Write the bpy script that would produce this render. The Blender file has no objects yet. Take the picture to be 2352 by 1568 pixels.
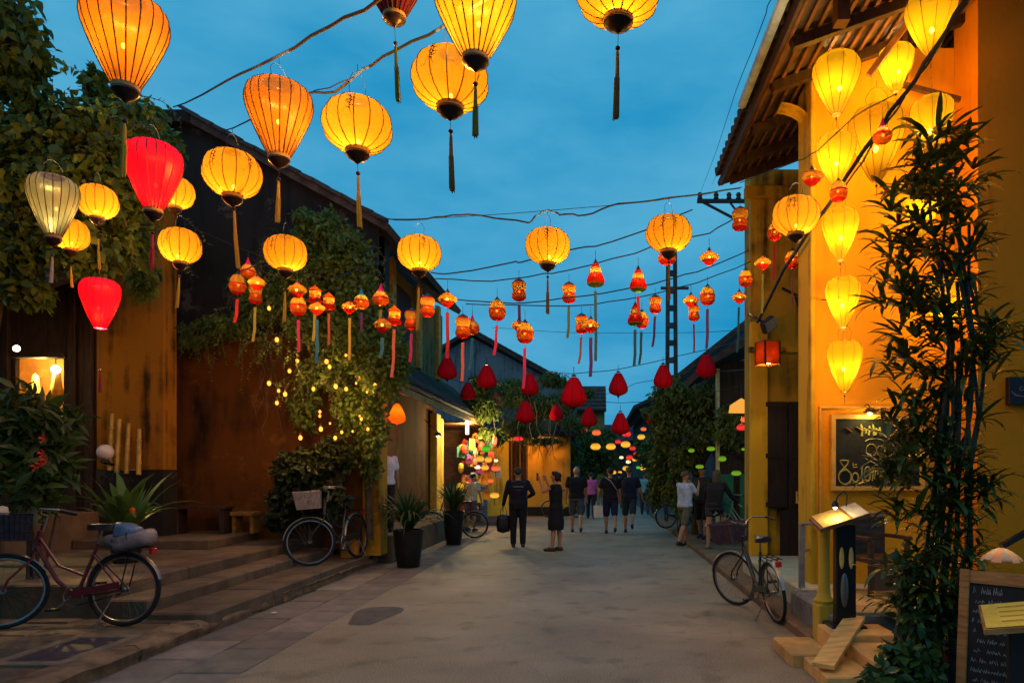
import bpy, bmesh, math, random
import numpy as np
from mathutils import Vector, Matrix, Euler

random.seed(7)
rng = np.random.default_rng(7)
R = math.radians
SC = bpy.context.scene
COL = SC.collection

# ------------------------------------------------------------------ camera
HC = 1.65                      # eye height
FPX = 1568.0                   # focal length in a 2352 px wide picture (24 mm on 36 mm)
U0, V0 = 1370.0, 1085.0        # where the street vanishes
cam_d = bpy.data.cameras.new('camera')
cam = bpy.data.objects.new('camera', cam_d)
COL.objects.link(cam)
cam.location = (0, 0, HC)
cam.rotation_euler = (R(90), 0, 0)
cam_d.sensor_width = 36
cam_d.lens = 24
cam_d.shift_x = -(U0 - 1176) / 2352
cam_d.shift_y = (V0 - 784) / 2352
cam_d.clip_start = 0.05
cam_d.clip_end = 1500
SC.camera = cam

# ------------------------------------------------------------------ sky
world = bpy.data.worlds.new('World')
SC.world = world
world.use_nodes = True
nt = world.node_tree
nt.nodes.clear()
def wn(t, **k):
    n = nt.nodes.new(t)
    for a, b in k.items():
        setattr(n, a, b)
    return n
w_out = wn('ShaderNodeOutputWorld')
w_bg = wn('ShaderNodeBackground')
w_tc = wn('ShaderNodeTexCoord')
w_map = wn('ShaderNodeMapping')
w_map.inputs['Scale'].default_value = (1.0, 1.0, 2.6)
w_map.inputs['Location'].default_value = (0.42, 0.1, 0.35)
w_no = wn('ShaderNodeTexNoise')
w_no.inputs['Scale'].default_value = 2.1
w_no.inputs['Detail'].default_value = 6.0
w_no.inputs['Roughness'].default_value = 0.55
w_rp = wn('ShaderNodeValToRGB')
w_rp.color_ramp.elements[0].position = 0.36
w_rp.color_ramp.elements[0].color = (0.0, 0.27, 0.55, 1)
w_rp.color_ramp.elements[1].position = 0.70
w_rp.color_ramp.elements[1].color = (0.10, 0.44, 0.68, 1)
w_sky = wn('ShaderNodeTexSky', sky_type='NISHITA')
w_sky.sun_disc = False
w_sky.sun_elevation = R(2.0)
w_sky.sun_rotation = R(200)
w_mix = wn('ShaderNodeMixRGB', blend_type='ADD')
w_mix.inputs['Fac'].default_value = 0.006
L = nt.links.new
L(w_tc.outputs['Generated'], w_map.inputs['Vector'])
L(w_map.outputs[0], w_no.inputs['Vector'])
L(w_no.outputs['Fac'], w_rp.inputs['Fac'])
L(w_rp.outputs['Color'], w_mix.inputs['Color1'])
L(w_sky.outputs['Color'], w_mix.inputs['Color2'])
L(w_mix.outputs['Color'], w_bg.inputs['Color'])
w_bg.inputs['Strength'].default_value = 0.97
L(w_bg.outputs[0], w_out.inputs['Surface'])

# faint after-glow behind the camera (dusk: the sun itself is gone)
sun_d = bpy.data.lights.new('sun', 'SUN')
sun = bpy.data.objects.new('sun', sun_d)
COL.objects.link(sun)
sun_d.energy = 0.34
sun_d.angle = R(60)
sun_d.color = (1.0, 0.80, 0.58)
sun.rotation_euler = (R(38), 0, R(-20))

SC.view_settings.view_transform = 'Standard'
SC.view_settings.look = 'None'
SC.view_settings.exposure = 0.0
SC.view_settings.gamma = 1.0
SC.view_settings.use_curve_mapping = False
SC.cycles.use_denoising = True
SC.cycles.max_bounces = 6
SC.cycles.diffuse_bounces = 3
SC.cycles.glossy_bounces = 3
SC.cycles.transmission_bounces = 3
SC.cycles.transparent_max_bounces = 12
SC.cycles.sample_clamp_indirect = 4.0
SC.cycles.caustics_reflective = False
SC.cycles.caustics_refractive = False

# ------------------------------------------------------------------ helpers
def W(u, v, Y):
    """picture point (2352 px wide picture) at distance Y -> world point"""
    return Vector(((u - U0) / FPX * Y, Y, HC - (v - V0) / FPX * Y))

def wide(u):
    """off-axis stretch of round things in the picture"""
    return (1+((u-U0)/FPX)**2)**.41

def tall(v):
    return (1+((v-V0)/FPX)**2)**.6

def tag(o, label=None, cat=None, group=None, kind=None):
    if label: o['label'] = label
    if cat: o['category'] = cat
    if group: o['group'] = group
    if kind: o['kind'] = kind
    return o

def empty(name, loc=(0, 0, 0), rz=0.0, label=None, cat=None, group=None, kind=None, parent=None):
    o = bpy.data.objects.new(name, None)
    COL.objects.link(o)
    o.location = loc
    o.rotation_euler = (0, 0, rz)
    o.empty_display_size = 0.1
    if parent: o.parent = parent
    return tag(o, label, cat, group, kind)

def obj(name, me, parent=None, loc=None, rot=None, scale=None, mat=None):
    o = bpy.data.objects.new(name, me)
    COL.objects.link(o)
    if parent: o.parent = parent
    if loc is not None: o.location = loc
    if rot is not None: o.rotation_euler = rot
    if scale is not None: o.scale = scale
    if mat is not None:
        if len(me.materials) == 0:
            me.materials.append(mat)
        elif me.materials[0] != mat:
            o.material_slots[0].link = 'OBJECT'
            o.material_slots[0].material = mat
    return o

class MB:
    """collects shapes; build() links them as one mesh object"""
    def __init__(s):
        s.v = []; s.f = []; s.m = []
        s.cur = 0
    def add(s, vs, fs):
        b = len(s.v)
        s.v.extend([tuple(x) for x in vs])
        for f in fs:
            s.f.append(tuple(i + b for i in f)); s.m.append(s.cur)
        return s
    def box(s, x0, x1, y0, y1, z0, z1):
        vs = [(x0,y0,z0),(x1,y0,z0),(x1,y1,z0),(x0,y1,z0),(x0,y0,z1),(x1,y0,z1),(x1,y1,z1),(x0,y1,z1)]
        return s.add(vs, [(0,3,2,1),(4,5,6,7),(0,1,5,4),(1,2,6,5),(2,3,7,6),(3,0,4,7)])
    def cbox(s, x0, x1, y0, y1, z0, z1, c=0.01):
        """box with chamfered vertical and top edges"""
        c = min(c, (x1-x0)*.4, (y1-y0)*.4, (z1-z0)*.4)
        def ring(d, z):
            return [(x0+d,y0+d+0,z),(x1-d,y0+d,z),(x1-d,y1-d,z),(x0+d,y1-d,z)]
        def ring8(d, e, z):
            return [(x0+d+e,y0+d,z),(x1-d-e,y0+d,z),(x1-d,y0+d+e,z),(x1-d,y1-d-e,z),(x1-d-e,y1-d,z),(x0+d+e,y1-d,z),(x0+d,y1-d-e,z),(x0+d,y0+d+e,z)]
        r = [ring8(0,c,z0), ring8(0,c,z1-c), ring8(c,c*.6,z1)]
        vs = r[0]+r[1]+r[2]
        fs = [tuple(range(7,-1,-1)), tuple(range(16,24))]
        for k in range(2):
            for i in range(8):
                j = (i+1) % 8
                fs.append((k*8+i, k*8+j, k*8+8+j, k*8+8+i))
        return s.add(vs, fs)
    def quad(s, a, b, c, d):
        return s.add([a, b, c, d], [(0,1,2,3)])
    def obox(s, p0, p1, w, h, up=(0,0,1)):
        """bar from p0 to p1 with section w x h"""
        p0 = Vector(p0); p1 = Vector(p1)
        d = (p1-p0).normalized()
        upv = Vector(up)
        x = d.cross(upv)
        if x.length < 1e-5: x = d.cross(Vector((1,0,0)))
        x.normalize(); y = x.cross(d).normalized()
        vs = []
        for p in (p0, p1):
            for sx, sy in ((-1,-1),(1,-1),(1,1),(-1,1)):
                vs.append(p + x*sx*w/2 + y*sy*h/2)
        return s.add(vs, [(0,1,2,3),(7,6,5,4),(0,4,5,1),(1,5,6,2),(2,6,7,3),(3,7,4,0)])
    def tube(s, pts, r, n=6, cap=True):
        pts = [Vector(p) for p in pts]
        m = len(pts)
        rs = r if isinstance(r, (list, tuple)) else [r]*m
        vs = []; fs = []
        prev = None
        for i, p in enumerate(pts):
            if i == 0: d = pts[1]-pts[0]
            elif i == m-1: d = pts[-1]-pts[-2]
            else: d = pts[i+1]-pts[i-1]
            if d.length < 1e-9: d = Vector((0,0,1))
            d.normalize()
            if prev is None:
                x = d.cross(Vector((0,0,1)))
                if x.length < 1e-3: x = d.cross(Vector((1,0,0)))
            else:
                x = prev - d*prev.dot(d)
                if x.length < 1e-4: x = d.cross(Vector((0,0,1)))
            x.normalize(); prev = x
            y = d.cross(x)
            for k in range(n):
                a = 2*math.pi*k/n
                vs.append(p + x*math.cos(a)*rs[i] + y*math.sin(a)*rs[i])
        for i in range(m-1):
            for k in range(n):
                k2 = (k+1) % n
                fs.append((i*n+k, i*n+k2, (i+1)*n+k2, (i+1)*n+k))
        if cap:
            fs.append(tuple(range(n-1,-1,-1)))
            fs.append(tuple(range((m-1)*n, m*n)))
        return s.add(vs, fs)
    def ring(s, c, rad, r, n=24, k=6, axis='Y'):
        """torus"""
        vs = []; fs = []
        c = Vector(c)
        for i in range(n):
            a = 2*math.pi*i/n
            for j in range(k):
                b = 2*math.pi*j/k
                q = rad + r*math.cos(b); z = r*math.sin(b)
                if axis == 'Y': p = Vector((q*math.cos(a), z, q*math.sin(a)))
                elif axis == 'Z': p = Vector((q*math.cos(a), q*math.sin(a), z))
                else: p = Vector((z, q*math.cos(a), q*math.sin(a)))
                vs.append(c+p)
        for i in range(n):
            i2 = (i+1) % n
            for j in range(k):
                j2 = (j+1) % k
                fs.append((i*k+j, i2*k+j, i2*k+j2, i*k+j2))
        return s.add(vs, fs)
    def lathe(s, prof, n=16, o=(0,0,0), cap=True, lobes=0, amp=0.0):
        """prof: list of (r,z)"""
        vs = []; fs = []
        o = Vector(o)
        m = len(prof)
        for r, z in prof:
            for k in range(n):
                a = 2*math.pi*k/n
                q = r*(1+amp*math.cos(lobes*a)) if lobes else r
                vs.append(o + Vector((q*math.cos(a), q*math.sin(a), z)))
        for i in range(m-1):
            for k in range(n):
                k2 = (k+1) % n
                fs.append((i*n+k, i*n+k2, (i+1)*n+k2, (i+1)*n+k))
        if cap:
            fs.append(tuple(range(n-1,-1,-1)))
            fs.append(tuple(range((m-1)*n, m*n)))
        return s.add(vs, fs)
    def sphere(s, c, r, n=10, m=7, sc=(1,1,1)):
        c = Vector(c)
        vs = [c+Vector((0,0,-r*sc[2]))]
        for i in range(1, m):
            t = -math.pi/2 + math.pi*i/m
            for k in range(n):
                a = 2*math.pi*k/n
                vs.append(c+Vector((r*sc[0]*math.cos(t)*math.cos(a), r*sc[1]*math.cos(t)*math.sin(a), r*sc[2]*math.sin(t))))
        vs.append(c+Vector((0,0,r*sc[2])))
        fs = []
        for k in range(n):
            fs.append((0, 1+(k+1)%n, 1+k))
        for i in range(m-2):
            for k in range(n):
                k2 = (k+1) % n
                fs.append((1+i*n+k, 1+i*n+k2, 1+(i+1)*n+k2, 1+(i+1)*n+k))
        t = len(vs)-1
        for k in range(n):
            fs.append((t, 1+(m-2)*n+k, 1+(m-2)*n+(k+1)%n))
        return s.add(vs, fs)
    def mesh(s, name, smooth=False, mats=None):
        me = bpy.data.meshes.new(name)
        me.from_pydata(s.v, [], s.f)
        if mats:
            for m in mats: me.materials.append(m)
            if max(s.m or [0]) > 0:
                me.polygons.foreach_set('material_index', s.m)
        if smooth:
            me.polygons.foreach_set('use_smooth', [True]*len(me.polygons))
            me.set_sharp_from_angle(angle=R(40))
        me.update()
        return me
    def build(s, name, mat, parent=None, smooth=False, loc=None, rot=None, scale=None):
        mats = mat if isinstance(mat, (list, tuple)) else [mat]
        return obj(name, s.mesh(name, smooth, mats), parent, loc, rot, scale)

def kids(o):
    return [c for c in bpy.data.objects if c.parent == o]

def copy_tree(o, parent=None, childmap=None):
    if childmap is None:
        childmap = {}
        for c in COL.objects:
            if c.parent: childmap.setdefault(c.parent.name, []).append(c)
    n = o.copy()
    COL.objects.link(n)
    n.parent = parent
    for ch in childmap.get(o.name, []):
        copy_tree(ch, n, childmap)
    return n

# ------------------------------------------------------------------ materials
MATS = {}
def M(name, col, rough=0.8, var=0.25, scale=6.0, bump=0.15, metal=0.0, col2=None, spec=0.3, stretch=(1,1,1), detail=3.0, rnd=0.0, bscale=None):
    if name in MATS: return MATS[name]
    m = bpy.data.materials.new(name)
    MATS[name] = m
    m.use_nodes = True
    t = m.node_tree
    b = t.nodes['Principled BSDF']
    b.inputs['Roughness'].default_value = rough
    b.inputs['Metallic'].default_value = metal
    b.inputs['Specular IOR Level'].default_value = spec
    tc = t.nodes.new('ShaderNodeTexCoord')
    mp = t.nodes.new('ShaderNodeMapping')
    mp.inputs['Scale'].default_value = stretch
    t.links.new(tc.outputs['Object'], mp.inputs['Vector'])
    no = t.nodes.new('ShaderNodeTexNoise')
    no.inputs['Scale'].default_value = scale
    no.inputs['Detail'].default_value = detail
    no.inputs['Roughness'].default_value = 0.6
    t.links.new(mp.outputs[0], no.inputs['Vector'])
    c2 = col2 if col2 else tuple(min(1, c*(1+var)) for c in col)
    c1 = tuple(c*(1-var) for c in col) if not col2 else col
    rp = t.nodes.new('ShaderNodeValToRGB')
    rp.color_ramp.elements[0].position = 0.33
    rp.color_ramp.elements[1].position = 0.67
    rp.color_ramp.elements[0].color = (*c1, 1)
    rp.color_ramp.elements[1].color = (*c2, 1)
    t.links.new(no.outputs['Fac'], rp.inputs['Fac'])
    last = rp.outputs['Color']
    if rnd > 0:
        oi = t.nodes.new('ShaderNodeObjectInfo')
        mr = t.nodes.new('ShaderNodeMapRange')
        mr.inputs['To Min'].default_value = 1-rnd
        mr.inputs['To Max'].default_value = 1+rnd
        t.links.new(oi.outputs['Random'], mr.inputs['Value'])
        mx = t.nodes.new('ShaderNodeMixRGB'); mx.blend_type = 'MULTIPLY'
        mx.inputs['Fac'].default_value = 1
        t.links.new(last, mx.inputs['Color1']); t.links.new(mr.outputs[0], mx.inputs['Color2'])
        last = mx.outputs['Color']
    t.links.new(last, b.inputs['Base Color'])
    if bump > 0:
        n2 = t.nodes.new('ShaderNodeTexNoise')
        n2.inputs['Scale'].default_value = bscale or scale*4
        n2.inputs['Detail'].default_value = 2
        t.links.new(mp.outputs[0], n2.inputs['Vector'])
        bp = t.nodes.new('ShaderNodeBump')
        bp.inputs['Strength'].default_value = bump
        bp.inputs['Distance'].default_value = 0.02
        t.links.new(n2.outputs['Fac'], bp.inputs['Height'])
        t.links.new(bp.outputs[0], b.inputs['Normal'])
    m['last'] = 1
    return m

def stained(name, base, stain, zmid=None, zsoft=1.0, upper=None, scale=1.2, streak=(3.0,3.0,0.25), amount=0.5, rough=0.9, patch=None):
    """plaster with run-down stains; above zmid (object z) the wall has another colour"""
    if name in MATS: return MATS[name]
    m = bpy.data.materials.new(name); MATS[name] = m
    m.use_nodes = True
    t = m.node_tree; N = t.nodes.new; K = t.links.new
    b = t.nodes['Principled BSDF']
    b.inputs['Roughness'].default_value = rough
    b.inputs['Specular IOR Level'].default_value = 0.2
    tc = N('ShaderNodeTexCoord')
    n1 = N('ShaderNodeTexNoise'); n1.inputs['Scale'].default_value = scale; n1.inputs['Detail'].default_value = 4; n1.inputs['Roughness'].default_value = .65
    K(tc.outputs['Object'], n1.inputs['Vector'])
    mp = N('ShaderNodeMapping'); mp.inputs['Scale'].default_value = streak
    K(tc.outputs['Object'], mp.inputs['Vector'])
    n2 = N('ShaderNodeTexNoise'); n2.inputs['Scale'].default_value = 2.2; n2.inputs['Detail'].default_value = 3
    K(mp.outputs[0], n2.inputs['Vector'])
    mul = N('ShaderNodeMath'); mul.operation = 'MULTIPLY'
    K(n1.outputs['Fac'], mul.inputs[0]); K(n2.outputs['Fac'], mul.inputs[1])
    rp = N('ShaderNodeValToRGB')
    lo = 0.34 - 0.2*amount
    rp.color_ramp.elements[0].position = max(0.02, lo); rp.color_ramp.elements[0].color = (*base, 1)
    rp.color_ramp.elements[1].position = lo+0.16; rp.color_ramp.elements[1].color = (*stain, 1)
    K(mul.outputs[0], rp.inputs['Fac'])
    last = rp.outputs['Color']
    if zmid is not None:
        sp = N('ShaderNodeSeparateXYZ'); K(tc.outputs['Object'], sp.inputs[0])
        ad = N('ShaderNodeMath'); ad.operation = 'MULTIPLY_ADD'
        K(n1.outputs['Fac'], ad.inputs[0]); ad.inputs[1].default_value = 1.6*zsoft; K(sp.outputs['Z'], ad.inputs[2])
        mr = N('ShaderNodeMapRange')
        mr.inputs['From Min'].default_value = zmid - zsoft*.3 + .8*zsoft
        mr.inputs['From Max'].default_value = zmid + zsoft*.3 + .8*zsoft
        K(ad.outputs[0], mr.inputs['Value'])
        mx = N('ShaderNodeMixRGB'); K(mr.outputs[0], mx.inputs['Fac']); K(last, mx.inputs['Color1'])
        mx.inputs['Color2'].default_value = (*upper, 1)
        last = mx.outputs['Color']
    if patch:
        n3 = N('ShaderNodeTexNoise'); n3.inputs['Scale'].default_value = 1.7; n3.inputs['Detail'].default_value = 8; n3.inputs['Roughness'].default_value = .7
        K(tc.outputs['Object'], n3.inputs['Vector'])
        r3 = N('ShaderNodeValToRGB')
        r3.color_ramp.elements[0].position = .57; r3.color_ramp.elements[0].color = (0,0,0,1)
        r3.color_ramp.elements[1].position = .64; r3.color_ramp.elements[1].color = (1,1,1,1)
        K(n3.outputs['Fac'], r3.inputs['Fac'])
        mx = N('ShaderNodeMixRGB'); K(r3.outputs['Color'], mx.inputs['Fac']); K(last, mx.inputs['Color1'])
        mx.inputs['Color2'].default_value = (*patch, 1)
        last = mx.outputs['Color']
    K(last, b.inputs['Base Color'])
    bp = N('ShaderNodeBump'); bp.inputs['Strength'].default_value = .25; bp.inputs['Distance'].default_value = .02
    nb = N('ShaderNodeTexNoise'); nb.inputs['Scale'].default_value = 14; nb.inputs['Detail'].default_value = 2
    K(tc.outputs['Object'], nb.inputs['Vector']); K(nb.outputs['Fac'], bp.inputs['Height']); K(bp.outputs[0], b.inputs['Normal'])
    return m

def emit(name, col, strength, sample=False):
    if name in MATS: return MATS[name]
    m = bpy.data.materials.new(name); MATS[name] = m
    m.use_nodes = True
    t = m.node_tree; t.nodes.clear()
    o = t.nodes.new('ShaderNodeOutputMaterial'); e = t.nodes.new('ShaderNodeEmission')
    e.inputs['Color'].default_value = (*col, 1); e.inputs['Strength'].default_value = strength
    t.links.new(e.outputs[0], o.inputs['Surface'])
    m.cycles.emission_sampling = 'AUTO' if sample else 'NONE'
    return m

def silk(name, trans, diff=None, see=0.2, see_col=None, gloss=0.0):
    """lantern cloth: lit through by the bulb inside, partly see-through weave"""
    if name in MATS: return MATS[name]
    m = bpy.data.materials.new(name); MATS[name] = m
    m.use_nodes = True
    t = m.node_tree; t.nodes.clear(); N = t.nodes.new; K = t.links.new
    o = N('ShaderNodeOutputMaterial')
    tc = N('ShaderNodeTexCoord')
    mp = N('ShaderNodeMapping'); mp.inputs['Scale'].default_value = (1,1,5)
    K(tc.outputs['Object'], mp.inputs['Vector'])
    no = N('ShaderNodeTexNoise'); no.inputs['Scale'].default_value = 9; no.inputs['Detail'].default_value = 4
    K(mp.outputs[0], no.inputs['Vector'])
    rp = N('ShaderNodeMapRange'); rp.inputs['To Min'].default_value = .78; rp.inputs['To Max'].default_value = 1.2
    K(no.outputs['Fac'], rp.inputs['Value'])
    mu = N('ShaderNodeMixRGB'); mu.blend_type = 'MULTIPLY'; mu.inputs['Fac'].default_value = 1
    mu.inputs['Color1'].default_value = (*trans, 1); K(rp.outputs[0], mu.inputs['Color2'])
    tr = N('ShaderNodeBsdfTranslucent'); K(mu.outputs['Color'], tr.inputs['Color'])
    df = N('ShaderNodeBsdfDiffuse'); df.inputs['Color'].default_value = (*(diff or trans), 1)
    ad = N('ShaderNodeAddShader'); K(tr.outputs[0], ad.inputs[0]); K(df.outputs[0], ad.inputs[1])
    last = ad.outputs[0]
    if gloss > 0:
        gl = N('ShaderNodeBsdfGlossy'); gl.inputs['Roughness'].default_value = .38
        gl.inputs['Color'].default_value = (.9,.9,.9,1)
        mg = N('ShaderNodeMixShader'); mg.inputs[0].default_value = gloss
        K(last, mg.inputs[1]); K(gl.outputs[0], mg.inputs[2]); last = mg.outputs[0]
    tp = N('ShaderNodeBsdfTransparent'); tp.inputs['Color'].default_value = (*(see_col or (1,.7,.3)), 1)
    mx = N('ShaderNodeMixShader'); mx.inputs[0].default_value = see
    K(last, mx.inputs[1]); K(tp.outputs[0], mx.inputs[2])
    K(mx.outputs[0], o.inputs['Surface'])
    return m

def leafmat(name, c1, c2, trans=0.35, rough=.5):
    if name in MATS: return MATS[name]
    m = bpy.data.materials.new(name); MATS[name] = m
    m.use_nodes = True
    t = m.node_tree; t.nodes.clear(); N = t.nodes.new; K = t.links.new
    o = N('ShaderNodeOutputMaterial')
    ge = N('ShaderNodeNewGeometry')
    rp = N('ShaderNodeValToRGB')
    rp.color_ramp.elements[0].color = (*c1, 1); rp.color_ramp.elements[1].color = (*c2, 1)
    K(ge.outputs['Random Per Island'], rp.inputs['Fac'])
    p = N('ShaderNodeBsdfPrincipled'); p.inputs['Roughness'].default_value = rough
    p.inputs['Specular IOR Level'].default_value = .35
    K(rp.outputs['Color'], p.inputs['Base Color'])
    tr = N('ShaderNodeBsdfTranslucent'); K(rp.outputs['Color'], tr.inputs['Color'])
    mx = N('ShaderNodeMixShader'); mx.inputs[0].default_value = trans
    K(p.outputs[0], mx.inputs[1]); K(tr.outputs[0], mx.inputs[2]); K(mx.outputs[0], o.inputs['Surface'])
    return m

def point(name, loc, watts, col=(1,.72,.38), r=0.03, parent=None):
    d = bpy.data.lights.new(name, 'POINT')
    d.energy = watts; d.color = col; d.shadow_soft_size = r
    o = bpy.data.objects.new(name, d)
    COL.objects.link(o); o.location = loc
    if parent: o.parent = parent
    return o

# common materials
m_dark = M('dark_lacquer', (.018,.008,.008), rough=.35, var=.3, bump=.0)
m_wire = M('black_wire', (.012,.014,.018), rough=.6, var=.2, bump=0)
m_wood = M('brown_wood', (.16,.07,.028), rough=.6, var=.35, scale=4, stretch=(1,1,8))
m_dwood = M('dark_timber', (.035,.018,.012), rough=.7, var=.4, scale=3, stretch=(6,6,1))
m_black = M('black_metal', (.012,.012,.014), rough=.4, var=.2, bump=.02)
m_chrome = M('worn_chrome', (.28,.25,.22), rough=.35, var=.25, metal=.9, bump=.02)
# ================================================================== ground
def asphalt():
    m = M('asphalt', (.190,.150,.100), rough=.62, var=.3, scale=.8, bump=.0, col2=(.29,.235,.16), spec=.45)
    t = m.node_tree; N = t.nodes.new; K = t.links.new
    b = t.nodes['Principled BSDF']; src = b.inputs['Base Color'].links[0].from_socket
    tc = N('ShaderNodeTexCoord')
    g = N('ShaderNodeTexNoise'); g.inputs['Scale'].default_value = 75; g.inputs['Detail'].default_value = 2; K(tc.outputs['Object'], g.inputs['Vector'])
    gr = N('ShaderNodeMapRange'); gr.inputs['From Min'].default_value = .3; gr.inputs['From Max'].default_value = .7; gr.inputs['To Min'].default_value = .55; gr.inputs['To Max'].default_value = 1.4; K(g.outputs['Fac'], gr.inputs['Value'])
    m1 = N('ShaderNodeMixRGB'); m1.blend_type = 'MULTIPLY'; m1.inputs['Fac'].default_value = 1; K(src, m1.inputs['Color1']); K(gr.outputs[0], m1.inputs['Color2'])
    # dark trodden patches and thin cracks
    p = N('ShaderNodeTexNoise'); p.inputs['Scale'].default_value = 2.6; p.inputs['Detail'].default_value = 4; K(tc.outputs['Object'], p.inputs['Vector'])
    pr = N('ShaderNodeMapRange'); pr.inputs['From Min'].default_value = .56; pr.inputs['From Max'].default_value = .68; pr.inputs['To Min'].default_value = 1; pr.inputs['To Max'].default_value = .68; K(p.outputs['Fac'], pr.inputs['Value'])
    m2 = N('ShaderNodeMixRGB'); m2.blend_type = 'MULTIPLY'; m2.inputs['Fac'].default_value = 1; K(m1.outputs['Color'], m2.inputs['Color1']); K(pr.outputs[0], m2.inputs['Color2'])
    wv = N('ShaderNodeMixRGB'); wv.blend_type = 'ADD'; wv.inputs['Fac'].default_value = .35; K(tc.outputs['Object'], wv.inputs['Color1']); K(p.outputs['Color'], wv.inputs['Color2'])
    vo = N('ShaderNodeTexVoronoi'); vo.feature = 'DISTANCE_TO_EDGE'; vo.inputs['Scale'].default_value = .55; K(wv.outputs['Color'], vo.inputs['Vector'])
    vr = N('ShaderNodeMapRange'); vr.inputs['From Max'].default_value = .006; vr.inputs['To Min'].default_value = .45; K(vo.outputs['Distance'], vr.inputs['Value'])
    m3 = N('ShaderNodeMixRGB'); m3.blend_type = 'MULTIPLY'; m3.inputs['Fac'].default_value = .35; K(m2.outputs['Color'], m3.inputs['Color1']); K(vr.outputs[0], m3.inputs['Color2'])
    K(m3.outputs['Color'], b.inputs['Base Color'])
    bp = N('ShaderNodeBump'); bp.inputs['Strength'].default_value = .5; bp.inputs['Distance'].default_value = .012; K(g.outputs['Fac'], bp.inputs['Height']); K(bp.outputs[0], b.inputs['Normal'])
    return m
m_road = asphalt()
m_slab = M('grey_paving_stone', (.19,.15,.115), rough=.8, var=.25, scale=3, bump=.35, rnd=.22, bscale=25)
m_walk = M('worn_pavement_stone', (.105,.070,.042), rough=.85, var=.35, scale=3.5, bump=.5, rnd=.25, bscale=22)
m_kerb = M('rough_kerb_stone', (.17,.105,.055), rough=.9, var=.45, scale=5, bump=.8, rnd=.2, bscale=16)
m_step = M('step_concrete', (.135,.088,.050), rough=.88, var=.35, scale=2.2, bump=.4, rnd=.12, bscale=20)
m_earth = M('bare_ground', (.09,.075,.06), rough=.95, var=.3, scale=2)

def sheet(name, x0, x1, y0, y1, z, mat, nx=1, ny=1, kind='structure'):
    mb = MB()
    mb.quad((x0,y0,z),(x1,y0,z),(x1,y1,z),(x0,y1,z))
    return tag(mb.build(name, mat), kind=kind)

sheet('ground', -200, 200, -60, 400, -0.03, m_earth)
road = sheet('road', -2.92, 2.06, -6, 140, 0.0, m_road)

# dark oily patch and joint seam on the road
mb = MB()
for k in range(26):
    a = 2*math.pi*k/26
    mb.v.append((-2.58+.24*math.cos(a)*(1+.25*math.sin(3*a)), 7.9+.62*math.sin(a)*(1+.2*math.cos(2*a)), .004))
mb.f.append(tuple(range(26))); mb.m.append(0)
tag(mb.build('road_patch', M('tar_patch', (.085,.075,.07), rough=.7, var=.3)), kind='structure')

# slabs of the left gutter strip
gut = sheet('gutter_strip', -4.02, -2.9, -4, 30, -0.012, M('joint_dirt', (.05,.04,.032), rough=.95))
def slab_mesh(lx, ly, h, c=.012, seed=0):
    r = random.Random(seed)
    mb = MB(); mb.cbox(-lx/2, lx/2, -ly/2, ly/2, -h, 0, c)
    mb.v = [(x+r.uniform(-1,1)*.006, y+r.uniform(-1,1)*.006, z+(r.uniform(-1,1)*.003 if z > -h*.5 else 0)) for x,y,z in mb.v]
    return mb.mesh('slab', False)
for c, x in enumerate((-3.72, -3.18)):
    y = 3.4 + c*.37
    k = 0
    while y < 21:
        ln = random.choice((.66,.78,.9,1.05))
        me = slab_mesh(.53, ln-.016, .06, seed=k+c*100)
        o = obj('paving_slab', me, gut, (x, y+ln/2, .006+random.uniform(-.003,.004)), (random.uniform(-.006,.006), random.uniform(-.006,.006), random.uniform(-.004,.004)), mat=m_slab)
        y += ln; k += 1

# left pavement and kerb
walk = sheet('pavement', -20, -4.12, -4, 12.2, .115, M('joint_dirt', (.05,.04,.032)))
kerb = tag(empty('kerb'), kind='structure')
y = 3.2; k = 0
while y < 13.2:
    ln = random.uniform(.7,1.15)
    r = random.Random(k*7+1)
    nx, ny, nz = 3, 9, 3
    mb = MB()
    bm = bmesh.new()
    bmesh.ops.create_cube(bm, size=1)
    bmesh.ops.subdivide_edges(bm, edges=bm.edges[:], cuts=4, use_grid_fill=True)
    for v in bm.verts:
        s = 1.0
        n = (math.sin(v.co.y*9+k*3)+math.sin(v.co.x*7+v.co.z*8+k))*.012
        v.co = Vector((v.co.x*.30, v.co.y*(ln-.02), v.co.z*.17))
        v.co.x += n + r.uniform(-.014,.014); v.co.y += r.uniform(-.006,.006); v.co.z += r.uniform(-.006,.006)
        if v.co.z > .06 and v.co.x > .1: v.co.z -= r.uniform(.005,.035); v.co.x -= r.uniform(0,.03)
    me = bpy.data.meshes.new('kerb_stone'); bm.to_mesh(me); bm.free()
    me.polygons.foreach_set('use_smooth', [True]*len(me.polygons)); me.set_sharp_from_angle(angle=R(50))
    obj('kerb_stone', me, kerb, (-4.12+random.uniform(-.012,.012), y+ln/2, .055), mat=m_kerb)
    y += ln; k += 1
# pavers of the left pavement near the camera
k = 0
for i in range(10):
    for j in range(10):
        x = -4.55 - i*.52; yy = 3.5 + j*.52
        if x < -9.2: continue
        if abs(x+4.55) < .3 and 5.3 < yy < 6.4: continue
        obj('paver', slab_mesh(.505, .505, .05, .01, seed=k % 9), walk, (x+random.uniform(-.005,.005), yy, .135+random.uniform(-.005,.006)), (random.uniform(-.012,.012), random.uniform(-.012,.012), 0), mat=m_walk)
        k += 1
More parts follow.
